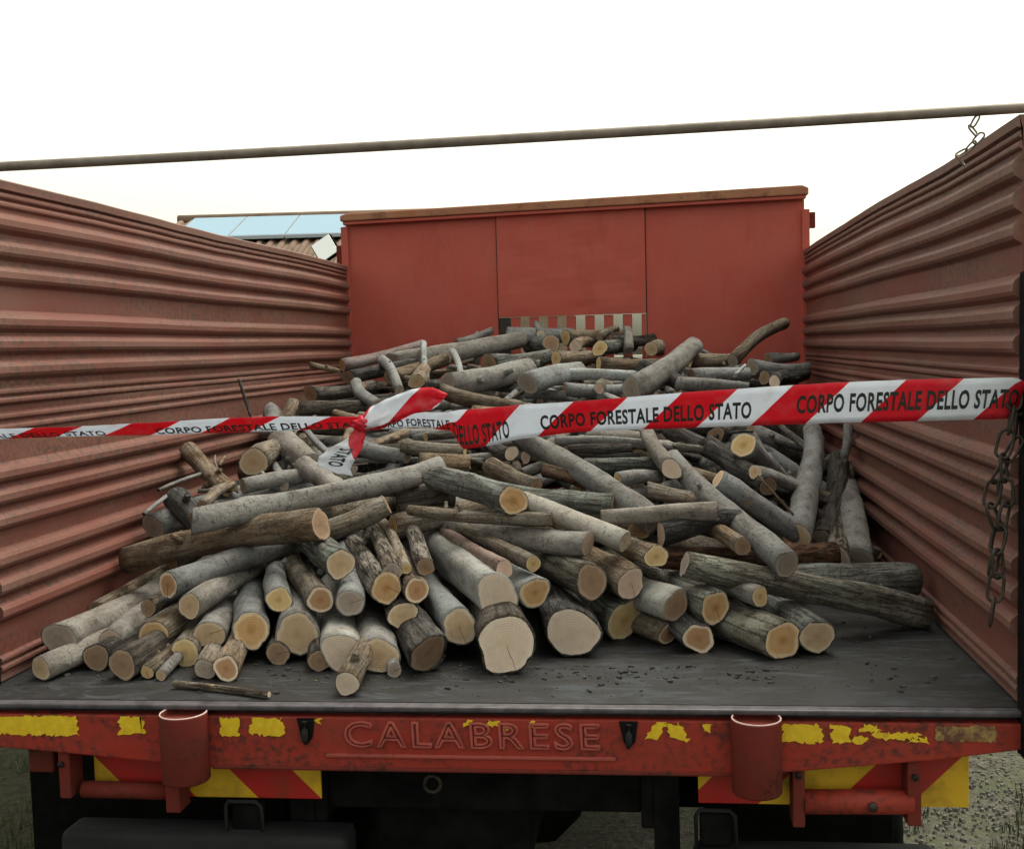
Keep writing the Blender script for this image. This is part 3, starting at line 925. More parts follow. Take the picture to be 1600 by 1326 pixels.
# ------------------------------------------------------------------ logs
def log_mesh(l, r, seed, ob, m_bark, taper, bend, segs, n):
    r2 = random.Random(seed)
    bm = bmesh.new()
    ph = [r2.uniform(0, 6.28) for _ in range(4)]
    e = r2.uniform(.03, .10)
    bx, by = bend*math.cos(ph[3]), bend*math.sin(ph[3])
    so = Vector((seed*1.7 % 97, seed*3.1 % 89, 0))
    knots = [(r2.uniform(.1, .9)*l, r2.uniform(0, 6.28), r2.uniform(.12, .30)) for _ in range(r2.choice((0, 1, 1, 2, 3)))]
    rings, centres = [], []
    for i in range(segs+1):
        t_ = i/segs
        z = l*t_
        c = Vector((bx*math.sin(math.pi*t_), by*math.sin(math.pi*t_), z))
        c.x += .25*bend*math.sin(5*t_+ph[0]); c.y += .25*bend*math.sin(4*t_+ph[1])
        if i == 0 or True:
            c.x -= .25*bend*math.sin(ph[0])*(1-t_); c.y -= .25*bend*math.sin(ph[1])*(1-t_)
        ring = []
        for k in range(n):
            a = 2*math.pi*k/n
            rr = r*(1 - (1-taper)*t_)
            rr *= 1 + e*math.cos(2*a+ph[1]) + .035*math.cos(3*a+ph[2]+2*t_)
            rr *= 1 + .15*mnoise.noise(Vector((math.cos(a)*1.3, math.sin(a)*1.3, z*7)) + so) + .035*mnoise.noise(Vector((math.cos(a)*4, math.sin(a)*4, z*26)) + so)
            for kz, ka, kh in knots:
                d = ((z-kz)/(r*.8))**2 + (((a-ka+math.pi) % (2*math.pi)-math.pi)/.5)**2
                if d < 6: rr += r*kh*math.exp(-d*1.2)
            ring.append(Vector((c.x + rr*math.cos(a), c.y + rr*math.sin(a), z)))
        rings.append(ring); centres.append(c)
    if ob:
        for v_ in rings[0]: v_.z += ob*(v_.x*.8 + v_.y*.6) + ob*r
    V = [[bm.verts.new(p) for p in ring] for ring in rings]
    for A, B in zip(V, V[1:]):
        for k in range(n): bm.faces.new((A[k], A[(k+1) % n], B[(k+1) % n], B[k]))
    caps = []
    for V_, R0, c0 in ((V[0], rings[0], centres[0]), (V[-1], rings[-1], centres[-1])):
        cz = sum(p.z for p in R0)/n
        c = Vector((c0.x, c0.y, cz))
        inn = [c + (p-c)*(.905 + .05*mnoise.noise(Vector((p.x*90, p.y*90, seed)))) for p in R0]
        I = [bm.verts.new(p) for p in inn]
        for k in range(n):
            f = bm.faces.new((V_[k], V_[(k+1) % n], I[(k+1) % n], I[k]))
        caps.append((c, inn))
    for _ in range(r2.choice((0, 0, 0, 1, 1, 2)) if r > .014 else 0):       # stubs of cut side branches
        i = r2.randrange(2, max(3, segs-1)); a = r2.uniform(0, 6.28); rs = r*r2.uniform(.22, .4)
        dr = Vector((math.cos(a), math.sin(a), r2.uniform(-.7, .7))).normalized()
        c = centres[min(i, segs-1)]
        bm_tube(bm, [c + dr*r*.6, c + dr*(r*1.05), c + dr*(r*r2.uniform(1.2, 2.1)) + Vector((0, 0, .01))], [rs*1.5, rs, rs*.8], 7)
    bmesh.ops.recalc_face_normals(bm, faces=bm.faces)
    me = bpy.data.meshes.new('log')
    bm.to_mesh(me); bm.free()
    me.polygons.foreach_set('use_smooth', [len(p.vertices) == 4 for p in me.polygons])
    me.materials.append(m_bark)
    return me, caps

def cap_mesh(c, inn, sgn, seed):
    n = len(inn)
    vs_, fs, us = [], [], []
    lev = [1.02, .72, .4, .0]
    for q, f in enumerate(lev[:-1]):
        for k, p in enumerate(inn):
            d = (p-c)*f
            d.z += sgn*(.0012 + .0016*mnoise.noise(Vector((d.x*60, d.y*60, seed))))
            vs_.append(tuple(d)); us.append((f/1.02, 0))
    vs_.append((0, 0, sgn*.0015)); us.append((0, 0))
    for q in range(len(lev)-2):
        for k in range(n):
            fs.append((q*n+k, q*n+(k+1) % n, (q+1)*n+(k+1) % n, (q+1)*n+k))
    for k in range(n): fs.append(((len(lev)-2)*n+k, (len(lev)-2)*n+(k+1) % n, len(vs_)-1))
    if sgn < 0: fs = [f[::-1] for f in fs]
    me = bpy.data.meshes.new('cut_end')
    me.from_pydata(vs_, [], fs)
    uvl = me.uv_layers.new(name='UVMap')
    for lp in me.loops: uvl.data[lp.index].uv = us[lp.vertex_index]
    me.polygons.foreach_set('use_smooth', [True]*len(me.polygons))
    return me

def put_log(P, Q, r, bk, ct, ob, label, group, seed, name='log', cat='log', big=True):
    P, Q = Vector(P), Vector(Q)
    P.z += BED; Q.z += BED
    d = Q-P
    l = d.length
    r2 = random.Random(seed*7+1)
    segs = max(5, min(22, int(l/.05)))
    n = 30 if r > .038 and P.y < 1.2 else 18 if r > .02 else 10
    front = P.y < .5
    if not ob: ob = r2.uniform(-.22, .22) if front else r2.uniform(-.45, .45)
    me, caps = log_mesh(l, r, seed, ob, BK[bk], r2.uniform(.74, .96), l*(r2.uniform(.004, .022) if front else r2.uniform(.012, .05))*(1 if r < .05 else .5), segs, n)
    o = bpy.data.objects.new(name, me); COL.objects.link(o)
    z = d.normalized()
    x = z.cross(Vector((0, 0, 1)))
    if x.length < .05: x = Vector((1, 0, 0))
    x.normalize(); y = z.cross(x)
    mt = Matrix((x, y, z)).transposed().to_4x4(); mt.translation = P
    o.matrix_world = mt
    tag(o, label, cat, group)
    if r > .008:
        for (c, inn), sgn in zip(caps, (-1, 1)):
            cm = cap_mesh(c, inn, sgn, seed)
            cm.materials.append(CUT[ct])
            co = bpy.data.objects.new('cut_end', cm); COL.objects.link(co)
            co.parent = o
            co.location = c
    return o

BURIED = []
def bury(o):
    BURIED.append(o)

LOGS = [
((-1.107,0.150,0.031),(-0.870,0.963,0.098),0.0320,'g','t',0,'small log with pale cut end alone on the bed floor beside the ribbed wall'),
((-1.109,0.235,0.083),(-1.150,1.349,0.095),0.0427,'g','g',0,'long grey log slanting down along the left side of the heap, greyish cut end'),
((-1.160,0.545,0.081),(-1.160,1.390,0.096),0.0276,'b','d',0,'thin brown log wedged between the long slanting grey log and the ribbed wall'),
((-1.008,0.235,0.036),(-0.978,1.083,0.081),0.0373,'d','d',0,'dark log end half hidden behind a smaller pale-ended log near the wall'),
((-1.007,0.320,0.054),(-1.114,1.163,0.084),0.0337,'g','p',0,'stubby grey log with pinkish cut end over two dark log ends near the wall'),
((-0.897,0.162,0.039),(-0.848,1.008,0.105),0.0396,'d','d',0,'dark round log end on the floor below the stubby pinkish-ended log'),
((-0.892,0.325,0.070),(-0.896,1.174,0.110),0.0427,'b','o',0,'log with brown oval cut end and chipped rim, third row up near the wall'),
((-0.946,0.425,0.121),(-0.820,1.263,0.182),0.0254,'d','d',0,'small dim log end tucked under the pale-ended log that points outward near the wall'),
((-0.871,0.385,0.192),(-0.537,1.165,0.236),0.0369,'g','r',0,'log with ringed pale cut end topmost over the small logs near the wall'),
((-0.801,0.355,0.142),(-0.742,1.201,0.196),0.0338,'g','t',0,'log with pale cut end and a broken notch on its rim'),
((-0.839,0.160,0.018),(-0.795,0.505,0.060),0.0189,'b','y',0,'little stick with yellowish cut end lying on the floor among larger ends'),
((-0.798,0.153,0.014),(-0.820,0.500,0.057),0.0146,'g','t',0,'smallest stick end at the floor, finger thin with pale cut face'),
((-0.943,0.330,0.019),(-0.925,0.677,0.064),0.0164,'g','g',0,'thin grey offcut squeezed above the little yellowish stick end'),
((-0.790,0.282,0.036),(-0.981,1.109,0.079),0.0384,'b','y',0,'log with round yellowish cut end and dark heart at the floor edge'),
((-0.740,0.325,0.071),(-1.005,1.358,0.083),0.0389,'g','t',0,'straight grey log pointing away with tan cut end above two small floor logs'),
((-0.628,0.330,0.086),(-0.917,1.319,0.098),0.0487,'g','o',0,'grey log with brown-tan cut end, chipped along its upper rim'),
((-0.690,0.165,0.026),(-0.864,0.995,0.085),0.0265,'b','g',0,'small log with greyish cut end next to the ringed one on the floor'),
((-0.631,0.158,0.032),(-0.829,0.983,0.066),0.0324,'b','r',0,'small log with orange ringed cut end standing out above the loose split stick'),
((-0.561,0.365,0.156),(-0.868,1.383,0.168),0.0345,'g','y',0,'upright-looking grey log with olive yellow cut end in the top row'),
((-0.503,0.325,0.074),(-0.742,1.141,0.092),0.0573,'g','t',0,'thick grey log with wide pale tan cut end left of the palest one'),
((-0.449,0.365,0.155),(-0.788,1.144,0.180),0.0362,'b','r',0,'log with thick white rim around an orange heart on its cut end'),
((-0.409,0.425,0.236),(-0.871,1.138,0.267),0.0413,'m','t',0,'short log with plain tan cut end lying under the long brown pole'),
((-0.369,0.360,0.149),(-0.607,1.175,0.176),0.0360,'g','g',0,'log with grey weathered cut end between the white-rimmed and the split-bark ones'),
((-0.366,0.250,0.048),(-0.630,1.057,0.073),0.0504,'p','w',0,'thick pale log with the palest cut end, just above a tiny pale one'),
((-0.264,0.234,0.046),(-0.518,1.045,0.072),0.0482,'g','t',0,'log with clean creamy cut end beside the palest thick one'),
((-0.295,0.044,0.030),(-0.307,0.262,0.057),0.0299,'b','w',0,'tiny pale round log end lying forward on the bed floor by itself'),
((-0.550,0.306,0.029),(-0.773,1.124,0.081),0.0303,'d','d',0,'dim brown log end on the floor under the thick pale tan one'),
((-0.421,0.238,0.029),(-0.646,1.056,0.083),0.0304,'d','d',0,'shadowed log end peeping out behind the palest thick log'),
((-0.277,0.380,0.183),(-0.715,1.497,0.194),0.0424,'s','o',0,'rough log with split stringy bark and orange hollow heart on its end'),
((-0.194,0.375,0.177),(-0.485,1.173,0.208),0.0350,'b','r',0,'log end with round orange heart and pale rim below the thin brown-ended stick'),
((-0.234,0.380,0.110),(-0.523,1.178,0.152),0.0388,'d','t',0,'tan log end set back in the gap under the split-bark log'),
((-0.125,0.189,0.049),(-0.451,0.974,0.085),0.0506,'d','d',0.75,'dark log with slanted oblong brown cut end beside the biggest ends'),
((-0.079,0.335,0.092),(-0.377,1.131,0.111),0.0477,'p','t',0,'pale smooth log slanting away, tan cut end left of the biggest round end'),
((0.014,0.370,0.164),(-0.326,1.149,0.180),0.0569,'p','w',0,'thick smooth pale log with broad blank cut end above the biggest one'),
((-0.174,0.400,0.233),(-0.519,1.549,0.242),0.0253,'s','d',0,'thin split-bark stick with small dark brown end pointing at the viewer'),
((-0.262,0.395,0.224),(-0.568,1.277,0.236),0.0244,'s','g',0,'narrow peeled stick lying between two split-bark logs'),
((-0.229,0.410,0.228),(-0.506,1.214,0.246),0.0163,'b','y',0,'very thin stick end squeezed between two split-bark sticks'),
((-0.219,0.196,0.018),(-0.311,0.481,0.038),0.0187,'g','g',0,'small grey chunk of wood on the floor behind the creamy end'),
((0.056,0.233,0.075),(-0.135,1.060,0.105),0.0724,'d','w',0,'biggest round log end with pinkish face and a faint straight saw line'),
((0.206,0.394,0.066),(0.037,1.227,0.094),0.0661,'d','w',0,'second biggest log end, pale face with bark torn off below'),
((0.346,0.530,0.055),(0.000,1.306,0.091),0.0594,'m','y',0,'big log end with yellow-green tint right of the two biggest'),
((0.115,0.390,0.166),(-0.207,1.176,0.202),0.0428,'p','o',0,'log with orange stained cut end and a radial crack, over the two biggest'),
((0.108,0.425,0.235),(-0.295,1.172,0.277),0.0234,'b','y',0,'small yellow-white stick end above the orange stained one'),
((0.033,0.390,0.229),(-0.322,1.162,0.242),0.0241,'k','p',0,'thin reddish peeled stick slanting beside the thick smooth pale log'),
((0.251,0.475,0.182),(-0.242,1.430,0.194),0.0456,'m','d',0,'long mottled grey log sloping to an oval brownish cut end'),
((0.358,0.490,0.168),(-0.005,1.259,0.188),0.0420,'b','p',0,'log with oval pinkish cut end next to the brownish oval one'),
((0.252,0.545,0.265),(-0.352,1.143,0.281),0.0335,'g','p',0,'slim grey log with small pinkish oval end above the long mottled one'),
((0.421,0.540,0.234),(0.220,0.997,0.269),0.0314,'b','y',0,'short log with bright yellow round end facing out above the rest'),
((0.443,0.610,0.281),(0.661,0.708,0.304),0.0340,'d','p',0,'dark log pointing to the side with pinkish round end under a level grey pole'),
((0.477,0.460,0.115),(-0.004,1.158,0.174),0.0433,'p','d',0,'log with greenish grey oval cut end right of the yellow-green big one'),
((0.578,0.460,0.110),(0.203,1.222,0.136),0.0467,'m','o',0,'grey log with cracked brown cut end over two little ringed ends'),
((0.456,0.500,0.031),(-0.017,1.199,0.128),0.0330,'b','r',0,'little log with orange ringed end on the floor, beside another white-rimmed one'),
((0.528,0.435,0.038),(0.208,1.219,0.110),0.0411,'d','r',0,'little log with white rim and grey rings on the floor'),
((0.732,0.380,0.048),(0.257,1.084,0.089),0.0505,'m','o',0,'mossy grey log with cracked orange-brown end at the floor near the open corner'),
((0.827,0.402,0.050),(0.580,1.215,0.080),0.0472,'m','t',0,'log with tan end reaching farthest toward the open floor corner'),
((0.689,0.460,0.141),(0.222,1.170,0.166),0.0268,'g','y',0,'slender grey stick with chipped yellowish end over the mossy grey log'),
((1.158,0.700,0.040),(0.500,0.510,0.225),0.0405,'m','g',0,'long bent mossy log lying out toward the wall across the open floor'),
((1.155,0.800,0.113),(0.740,0.712,0.121),0.0453,'m','d',0,'mossy bark log behind the long bent one, end near the wall'),
((0.929,0.850,0.174),(0.432,0.602,0.218),0.0426,'r','d',0,'red-brown rough barked log lying crosswise under the steep logs'),
((1.044,1.080,0.103),(1.152,2.038,0.248),0.0513,'g','g',0,'stout grey log leaning up by the wall, rightmost of the steep ones'),
((0.973,1.020,0.132),(1.158,2.038,0.299),0.0408,'s','g',0,'steep log with long pale split down its bark'),
((0.934,1.150,0.165),(1.147,2.088,0.327),0.0383,'d','g',0,'dark greenish steep log between the split one and the straight grey one'),
((1.162,2.000,0.461),(1.127,1.900,0.344),0.0196,'g','w',0,'thin upright stick poking above the steep logs by the wall'),
((0.851,1.000,0.205),(1.024,2.038,0.453),0.0446,'g','t',0,'straight grey steep log farthest from the wall'),
((0.876,1.030,0.192),(0.612,0.945,0.389),0.0342,'g','t',0,'grey log crossing under the steep ones with broken lower tip'),
((0.760,0.492,0.221),(0.478,1.125,0.437),0.0356,'g','g',0,'long diagonal pale grey log running down onto the red-brown crosswise log'),
((0.472,0.965,0.423),(0.399,1.419,0.499),0.0309,'g','w',0,'log with bright white round end just under the striped tape'),
((0.771,1.065,0.350),(0.482,1.655,0.480),0.0335,'d','d',0,'dark diagonal log from under the tape toward the steep logs'),
((0.706,1.210,0.467),(0.913,1.765,0.241),0.0410,'g','y',0,'log with bright yellow heart-shaped cut end under the tape'),
((0.633,1.490,0.477),(0.708,1.829,0.513),0.0309,'d','d',0,'brown round log end in shade beside the heart-shaped one'),
((0.593,0.625,0.340),(0.276,0.631,0.325),0.0244,'g','g',0,'level grey pole lying straight across the right half'),
((0.651,0.570,0.255),(0.563,0.739,0.300),0.0240,'b','d',0,'short brown stick under the end of the level grey pole'),
((0.974,2.280,0.342),(0.794,2.078,0.445),0.0393,'g','d',0,'grey log in the shade behind the heart-shaped end'),
((1.123,2.165,0.312),(0.962,1.912,0.234),0.0306,'d','d',0,'dark broken branch between the steep logs'),
((0.427,0.679,0.301),(-0.047,1.413,0.490),0.0382,'g','g',0,'long grey diagonal log coming down from under the wide white tape'),
((0.309,0.820,0.330),(-0.083,0.953,0.356),0.0430,'m','d',0,'rough flaky grey log behind the long pale stick'),
((0.343,0.550,0.269),(-0.084,0.810,0.385),0.0292,'p','w',0,'long pale stick sloping down to a chewed white tip'),
((0.015,0.680,0.371),(-0.249,0.938,0.403),0.0416,'m','o',0,'stout green-grey log with short broken end across the middle'),
((0.137,0.650,0.320),(-0.293,0.765,0.332),0.0196,'b','d',0,'brown thin stick lying flat behind the slim grey log'),
((-0.196,0.985,0.357),(-0.369,0.940,0.333),0.0417,'d','d',0,'dark brown log under the stout green-grey one'),
((-0.842,0.525,0.343),(-0.308,0.955,0.416),0.0356,'g','g',0,'long blue-grey pole slanting across the left half'),
((-0.502,0.550,0.324),(-1.149,0.730,0.200),0.0407,'b','d',0,'long tan-brown pole with ragged ends, lowest of the poles on the left'),
((-0.373,0.790,0.342),(-0.600,0.689,0.271),0.0322,'b','d',0,'grey-brown pole continuing behind the split-bark logs'),
((-0.271,1.130,0.422),(-0.417,0.949,0.387),0.0352,'g','d',0,'grey log carrying on from the long blue-grey pole'),
((-1.085,0.950,0.352),(-0.938,0.826,0.267),0.0385,'d','g',0,'blue-grey stub sticking up at the wall end of the long pole'),
((-1.157,1.255,0.475),(-0.938,1.033,0.362),0.0307,'b','y',0,'knobbly forked branch leaning on the wall'),
((-0.940,0.810,0.345),(-0.923,1.015,0.382),0.0194,'b','d',0,'small side branch crossing below the knobbly forked one'),
((-0.918,1.205,0.437),(-0.924,1.495,0.450),0.0494,'b','t',0,'log showing a broad tan cut end near the ribbed wall below the folded tape'),
((-0.911,1.505,0.480),(-0.734,1.263,0.421),0.0508,'g','g',0,'short thick grey log right of the broad tan end'),
((-0.739,1.190,0.423),(-0.534,0.908,0.357),0.0373,'g','g',0,'grey log under the hanging tape end'),
((-1.155,2.110,0.565),(-0.989,1.768,0.479),0.0332,'g','p',0,'thin light log pointing up just above the folded tape'),
((-1.062,2.130,0.574),(-1.079,1.958,0.488),0.0399,'b','t',0,'stub of log upright behind the folded tape'),
((-1.135,1.700,0.701),(-1.056,1.600,0.546),0.0061,'d','d',0,'single thin twig standing up against the ribbed wall'),
((-0.927,0.695,0.314),(-0.606,0.918,0.349),0.0244,'d','d',0,'twiggy dark branch behind the long blue-grey pole'),
((-0.879,1.000,0.380),(-0.709,1.179,0.395),0.0245,'g','g',0,'grey branch lying in the twiggy gap by the wall'),
((-0.436,1.340,0.471),(-0.217,1.328,0.452),0.0285,'b','y',0,'tan peeled log level below the knot of the tape'),
((-0.355,1.230,0.430),(-0.189,1.256,0.420),0.0277,'b','y',0,'yellowish log just under the tan peeled one'),
((-0.102,1.155,0.417),(0.061,0.992,0.372),0.0311,'b','d',0,'brown barked short log in the middle below the twisted tape'),
((-0.039,1.195,0.454),(-0.148,1.452,0.462),0.0251,'d','w',0,'chunk of split wood with pale face under the twisted tape'),
((0.124,1.330,0.438),(0.343,1.403,0.436),0.0269,'d','d',0,'dark level log first below the wide tape'),
((0.202,1.170,0.409),(0.453,1.212,0.402),0.0278,'m','g',0,'green-grey level log below the dark one under the tape'),
((0.310,1.010,0.383),(0.440,1.085,0.383),0.0246,'g','y',0,'short log with frayed pale end beneath the green-grey level one'),
((0.075,1.095,0.407),(0.214,1.015,0.371),0.0223,'r','d',0,'reddish barked stick in the shadow under the diagonal grey log'),
((0.398,0.920,0.363),(0.569,0.881,0.338),0.0268,'b','d',0,'brown log in the gap left of the long diagonal pale grey log'),
((0.195,1.500,0.480),(0.413,1.506,0.465),0.0269,'g','p',0,'grey log right under the lower edge of the wide tape'),
((-0.605,1.400,0.461),(-0.419,1.337,0.434),0.0313,'g','g',0,'greenish grey log behind the tape knot'),
((-0.516,0.890,0.369),(-0.375,0.970,0.367),0.0235,'g','g',0,'grey stick under the long blue-grey pole near its middle'),
((-1.060,2.900,0.731),(-0.724,3.200,0.826),0.0307,'k','y',0,'long thin reddish stick along the top by the headboard'),
((-0.817,2.800,0.736),(-0.233,3.275,0.835),0.0450,'g','g',0,'long straight grey log on the ridge below the headboard'),
((-0.663,2.900,0.827),(-0.576,2.500,0.668),0.0167,'p','w',0,'thin whitish stick standing straight up near the ridge'),
((-0.523,2.900,0.781),(-0.442,2.600,0.667),0.0182,'p','w',0,'thin whitish curved stick just right of the upright one'),
((-0.820,2.700,0.755),(-0.651,2.300,0.632),0.0221,'g','g',0,'thin grey stick hanging down from the ridge'),
((-0.869,2.400,0.661),(-0.705,2.100,0.578),0.0251,'g','g',0,'grey stick pointing down toward the loose upper tape end'),
((-0.581,2.300,0.660),(-0.616,2.639,0.705),0.0340,'b','t',0,'brown-tan round end just above the red tape loop'),
((-0.444,2.150,0.626),(-0.075,1.930,0.556),0.0355,'b','p',0,'pale brown log sloping behind the twisted tape'),
((-1.168,2.700,0.741),(-1.024,2.700,0.710),0.0149,'b','d',0,'thin brown branch tip reaching to the ribbed wall'),
((-0.438,2.300,0.649),(-0.150,2.733,0.693),0.0542,'g','g',0,'broad grey log in the middle below the ridge'),
((-0.555,3.200,0.821),(-0.400,3.350,0.882),0.0256,'g','d',0,'grey stick lying against the headboard'),
((0.173,2.950,0.781),(0.316,3.438,0.780),0.0393,'m','y',0,'yellowish oval end on the ridge in front of the slots'),
((0.052,3.000,0.793),(0.109,3.400,0.806),0.0305,'b','w',0,'pale round end under the third bright slot'),
((0.410,3.000,0.771),(0.454,3.490,0.766),0.0334,'b','t',0,'little tan end by the edge of the slotted opening'),
((-0.072,3.050,0.808),(-0.217,3.437,0.799),0.0432,'m','d',0,'green-grey log across the foot of the slots'),
((0.172,2.750,0.712),(0.521,2.862,0.699),0.0350,'b','y',0,'brown log level on the heap below the yellowish oval end'),
((-0.088,2.500,0.670),(0.356,2.600,0.660),0.0266,'p','y',0,'long thin pale stick level below the ridge'),
((0.047,2.300,0.617),(0.361,2.357,0.607),0.0295,'g','d',0,'dark-ended grey stick under the long thin pale one'),
((0.200,2.200,0.620),(0.230,2.500,0.627),0.0222,'b','p',0,'pinkish small round end between two level sticks'),
((0.339,2.250,0.617),(0.609,2.784,0.787),0.0501,'g','g',0,'thick grey log rearing up at a slant right of the middle'),
((0.604,2.800,0.715),(0.811,2.920,0.710),0.0350,'b','y',0,'short brown log behind the rearing thick one'),
((0.581,2.550,0.653),(0.836,2.667,0.654),0.0320,'g','d',0,'grey-brown log right of the rearing thick one'),
((0.779,2.800,0.711),(1.043,3.129,0.873),0.0305,'b','g',0,'lone branch sticking up in front of the right headboard panel'),
((0.852,2.750,0.681),(1.120,2.866,0.663),0.0373,'g','g',0,'grey log level at the foot of the right headboard panel'),
((0.301,3.100,0.755),(0.290,3.250,0.874),0.0263,'g','g',0,'blue-grey stump upright in front of the last slots'),
((0.156,3.200,0.834),(0.240,3.350,0.877),0.0189,'b','d',0,'thin brown stick leaning across the slots'),
((0.767,2.500,0.650),(0.818,2.600,0.691),0.0096,'p','w',0,'white splinter of wood beside the lone branch'),
((0.926,2.400,0.625),(0.985,2.600,0.648),0.0268,'d','w',0,'dark log with chipped pale end above the tape by the right wall'),
((0.390,2.600,0.690),(0.576,2.370,0.597),0.0366,'d','d',0,'dark log under the rearing thick one'),
((0.894,2.500,0.639),(1.113,2.833,0.640),0.0301,'d','d',0,'dark log against the right wall above the tape'),
((-0.336,2.700,0.720),(-0.075,3.031,0.752),0.0438,'m','d',0,'mottled log below the ridge grey one'),
((-0.116,2.300,0.642),(0.101,2.633,0.688),0.0457,'g','g',0,'wide grey log slanting below the long pale stick'),
((-0.941,2.500,0.682),(-0.689,2.831,0.729),0.0342,'d','d',0,'dark log under the long thin reddish stick'),
((-1.058,2.300,0.622),(-0.826,2.528,0.639),0.0357,'d','d',0,'dark shadowed log near the wall above the folded tape'),
((-1.010,2.050,0.567),(-0.776,2.224,0.573),0.0313,'d','d',0,'blackish log just above the folded tape near the knot'),
((-0.258,1.800,0.554),(-0.013,1.917,0.540),0.0291,'b','p',0,'brown log peeking above the twisted tape'),
((0.524,2.350,0.625),(0.814,2.350,0.603),0.0268,'g','d',0,'grey stick just above the wide tape'),
((-0.030,2.900,0.739),(0.166,3.130,0.739),0.0361,'b','y',0,'yellow-brown log behind the long pale stick'),
((0.955,3.000,0.712),(1.111,3.200,0.718),0.0240,'g','d',0,'small grey stick touching the headboard at its right side'),
((-0.738,2.500,0.677),(-0.565,2.937,0.743),0.0369,'b','d',0,'brown log behind the thin whitish stick'),
((-0.305,3.300,0.856),(0.017,3.413,0.854),0.0389,'g','g',0,'grey log lying along the foot of the first bright slots'),
((-0.029,3.300,0.839),(0.267,3.437,0.834),0.0419,'b','y',0,'brown log lying along the foot of the middle slots'),
((0.213,3.250,0.816),(0.422,3.447,0.821),0.0350,'d','d',0,'dark log at the last slots beside the blue-grey stump'),
((-0.142,3.300,0.858),(-0.179,3.450,0.913),0.0242,'g','w',0,'thin stick end poking up before the second bright slot'),
]
for i, (P, Q, r, bk, ct, ob, lab) in enumerate(LOGS):
    put_log(P, Q, r, bk, ct, ob, lab, 'cut logs heaped in the truck bed', i+1)

# logs half buried inside the heap, seen only in the gaps
HA = [(.34, .0), (.40, .16), (.50, .22), (1.5, .40), (2.5, .55), (3.4, .70)]
def heap(x, y):
    a = np.interp(y, [p[0] for p in HA], [p[1] for p in HA])
    w = min(max((x-.72)/.23, 0), 1); w = w*w*(3-2*w)
    b = np.interp(y, [.85, 1.0, 2, 3, 3.4], [-.1, .06, .22, .46, .60])
    a -= min(max((-.5-x)/.7, 0), 1)*.05*min(max(y-1.5, 0), 1)
    return a*(1-w) + b*w
r3 = random.Random(5)
cnt = 0
for row in range(13):
    yc = 1.1 + row*.19
    for colm in range(10):
        xc = -1.0 + colm*.222 + r3.uniform(-.08, .08)
        yy = yc + r3.uniform(-.08, .08)
        az = r3.gauss(0, .9)
        ln = r3.uniform(.5, .85)
        r = r3.uniform(.018, .042)
        dx, dy = math.sin(az)*ln/2, math.cos(az)*ln/2
        ends = []
        for s_ in (-1, 1):
            x = min(max(xc+s_*dx, -1.13), 1.13)
            y = min(max(yy+s_*dy, .85 if x < .5 else 1.25), 3.48)
            ends.append((x, y, max(heap(x, y) - r3.uniform(.01, .07), r)))
        if (Vector(ends[0])-Vector(ends[1])).length < .25: continue
        if heap(xc, yy) < .05: continue
        cnt += 1
        bk = r3.choice('ggmbbdd')
        if cnt % 9 not in (0, 2, 5, 7):                              # the lesser half of them joins the mass below
            bury(put_log(ends[0], ends[1], r, bk, r3.choice('tyodpg'), 0, None, None, 500+cnt, cat=None))
            continue
        mx, my = (ends[0][0]+ends[1][0])/2, (ends[0][1]+ends[1][1])/2
        side = 'near the left wall' if mx < -.4 else 'near the right wall' if mx > .45 else 'in the middle'
        deep = 'below the tape' if my < 1.55 else 'just above the tape' if my < 2.5 else 'by the headboard'
        put_log(ends[0], ends[1], r, bk, r3.choice('tyodpg'), 0, '%s log half buried in the heap %s, %s' % ({'g': 'grey', 'm': 'mossy', 'b': 'brown', 'd': 'dark'}[bk], side, deep), 'half-buried logs %s %s' % (side, deep), 500+cnt)

# lower course of the heap, glimpsed through the gaps
r7 = random.Random(8)
for i in range(64):
    xc, yc = -1.02 + (i % 8)*.285 + r7.uniform(-.05, .05), 1.15 + (i//8)*.30 + r7.uniform(-.05, .05)
    az = r7.gauss(1.57 if i % 3 else .2, .35)
    ln = r7.uniform(.55, .8)
    r = r7.uniform(.038, .055)
    ends = []
    for s_ in (-1, 1):
        x = min(max(xc+s_*math.sin(az)*ln/2, -1.12), 1.12); y = min(max(yc+s_*math.cos(az)*ln/2, 1.0 if x < .5 else 1.35), 3.46)
        ends.append((x, y, max(heap(x, y) - .11 - r7.uniform(0, .05), r)))
    if heap(xc, yc) < .2 or (Vector(ends[0])-Vector(ends[1])).length < .3: continue
    bury(put_log(ends[0], ends[1], r, r7.choice('mdb'), r7.choice('odg'), 0, None, None, 850+i, cat=None))

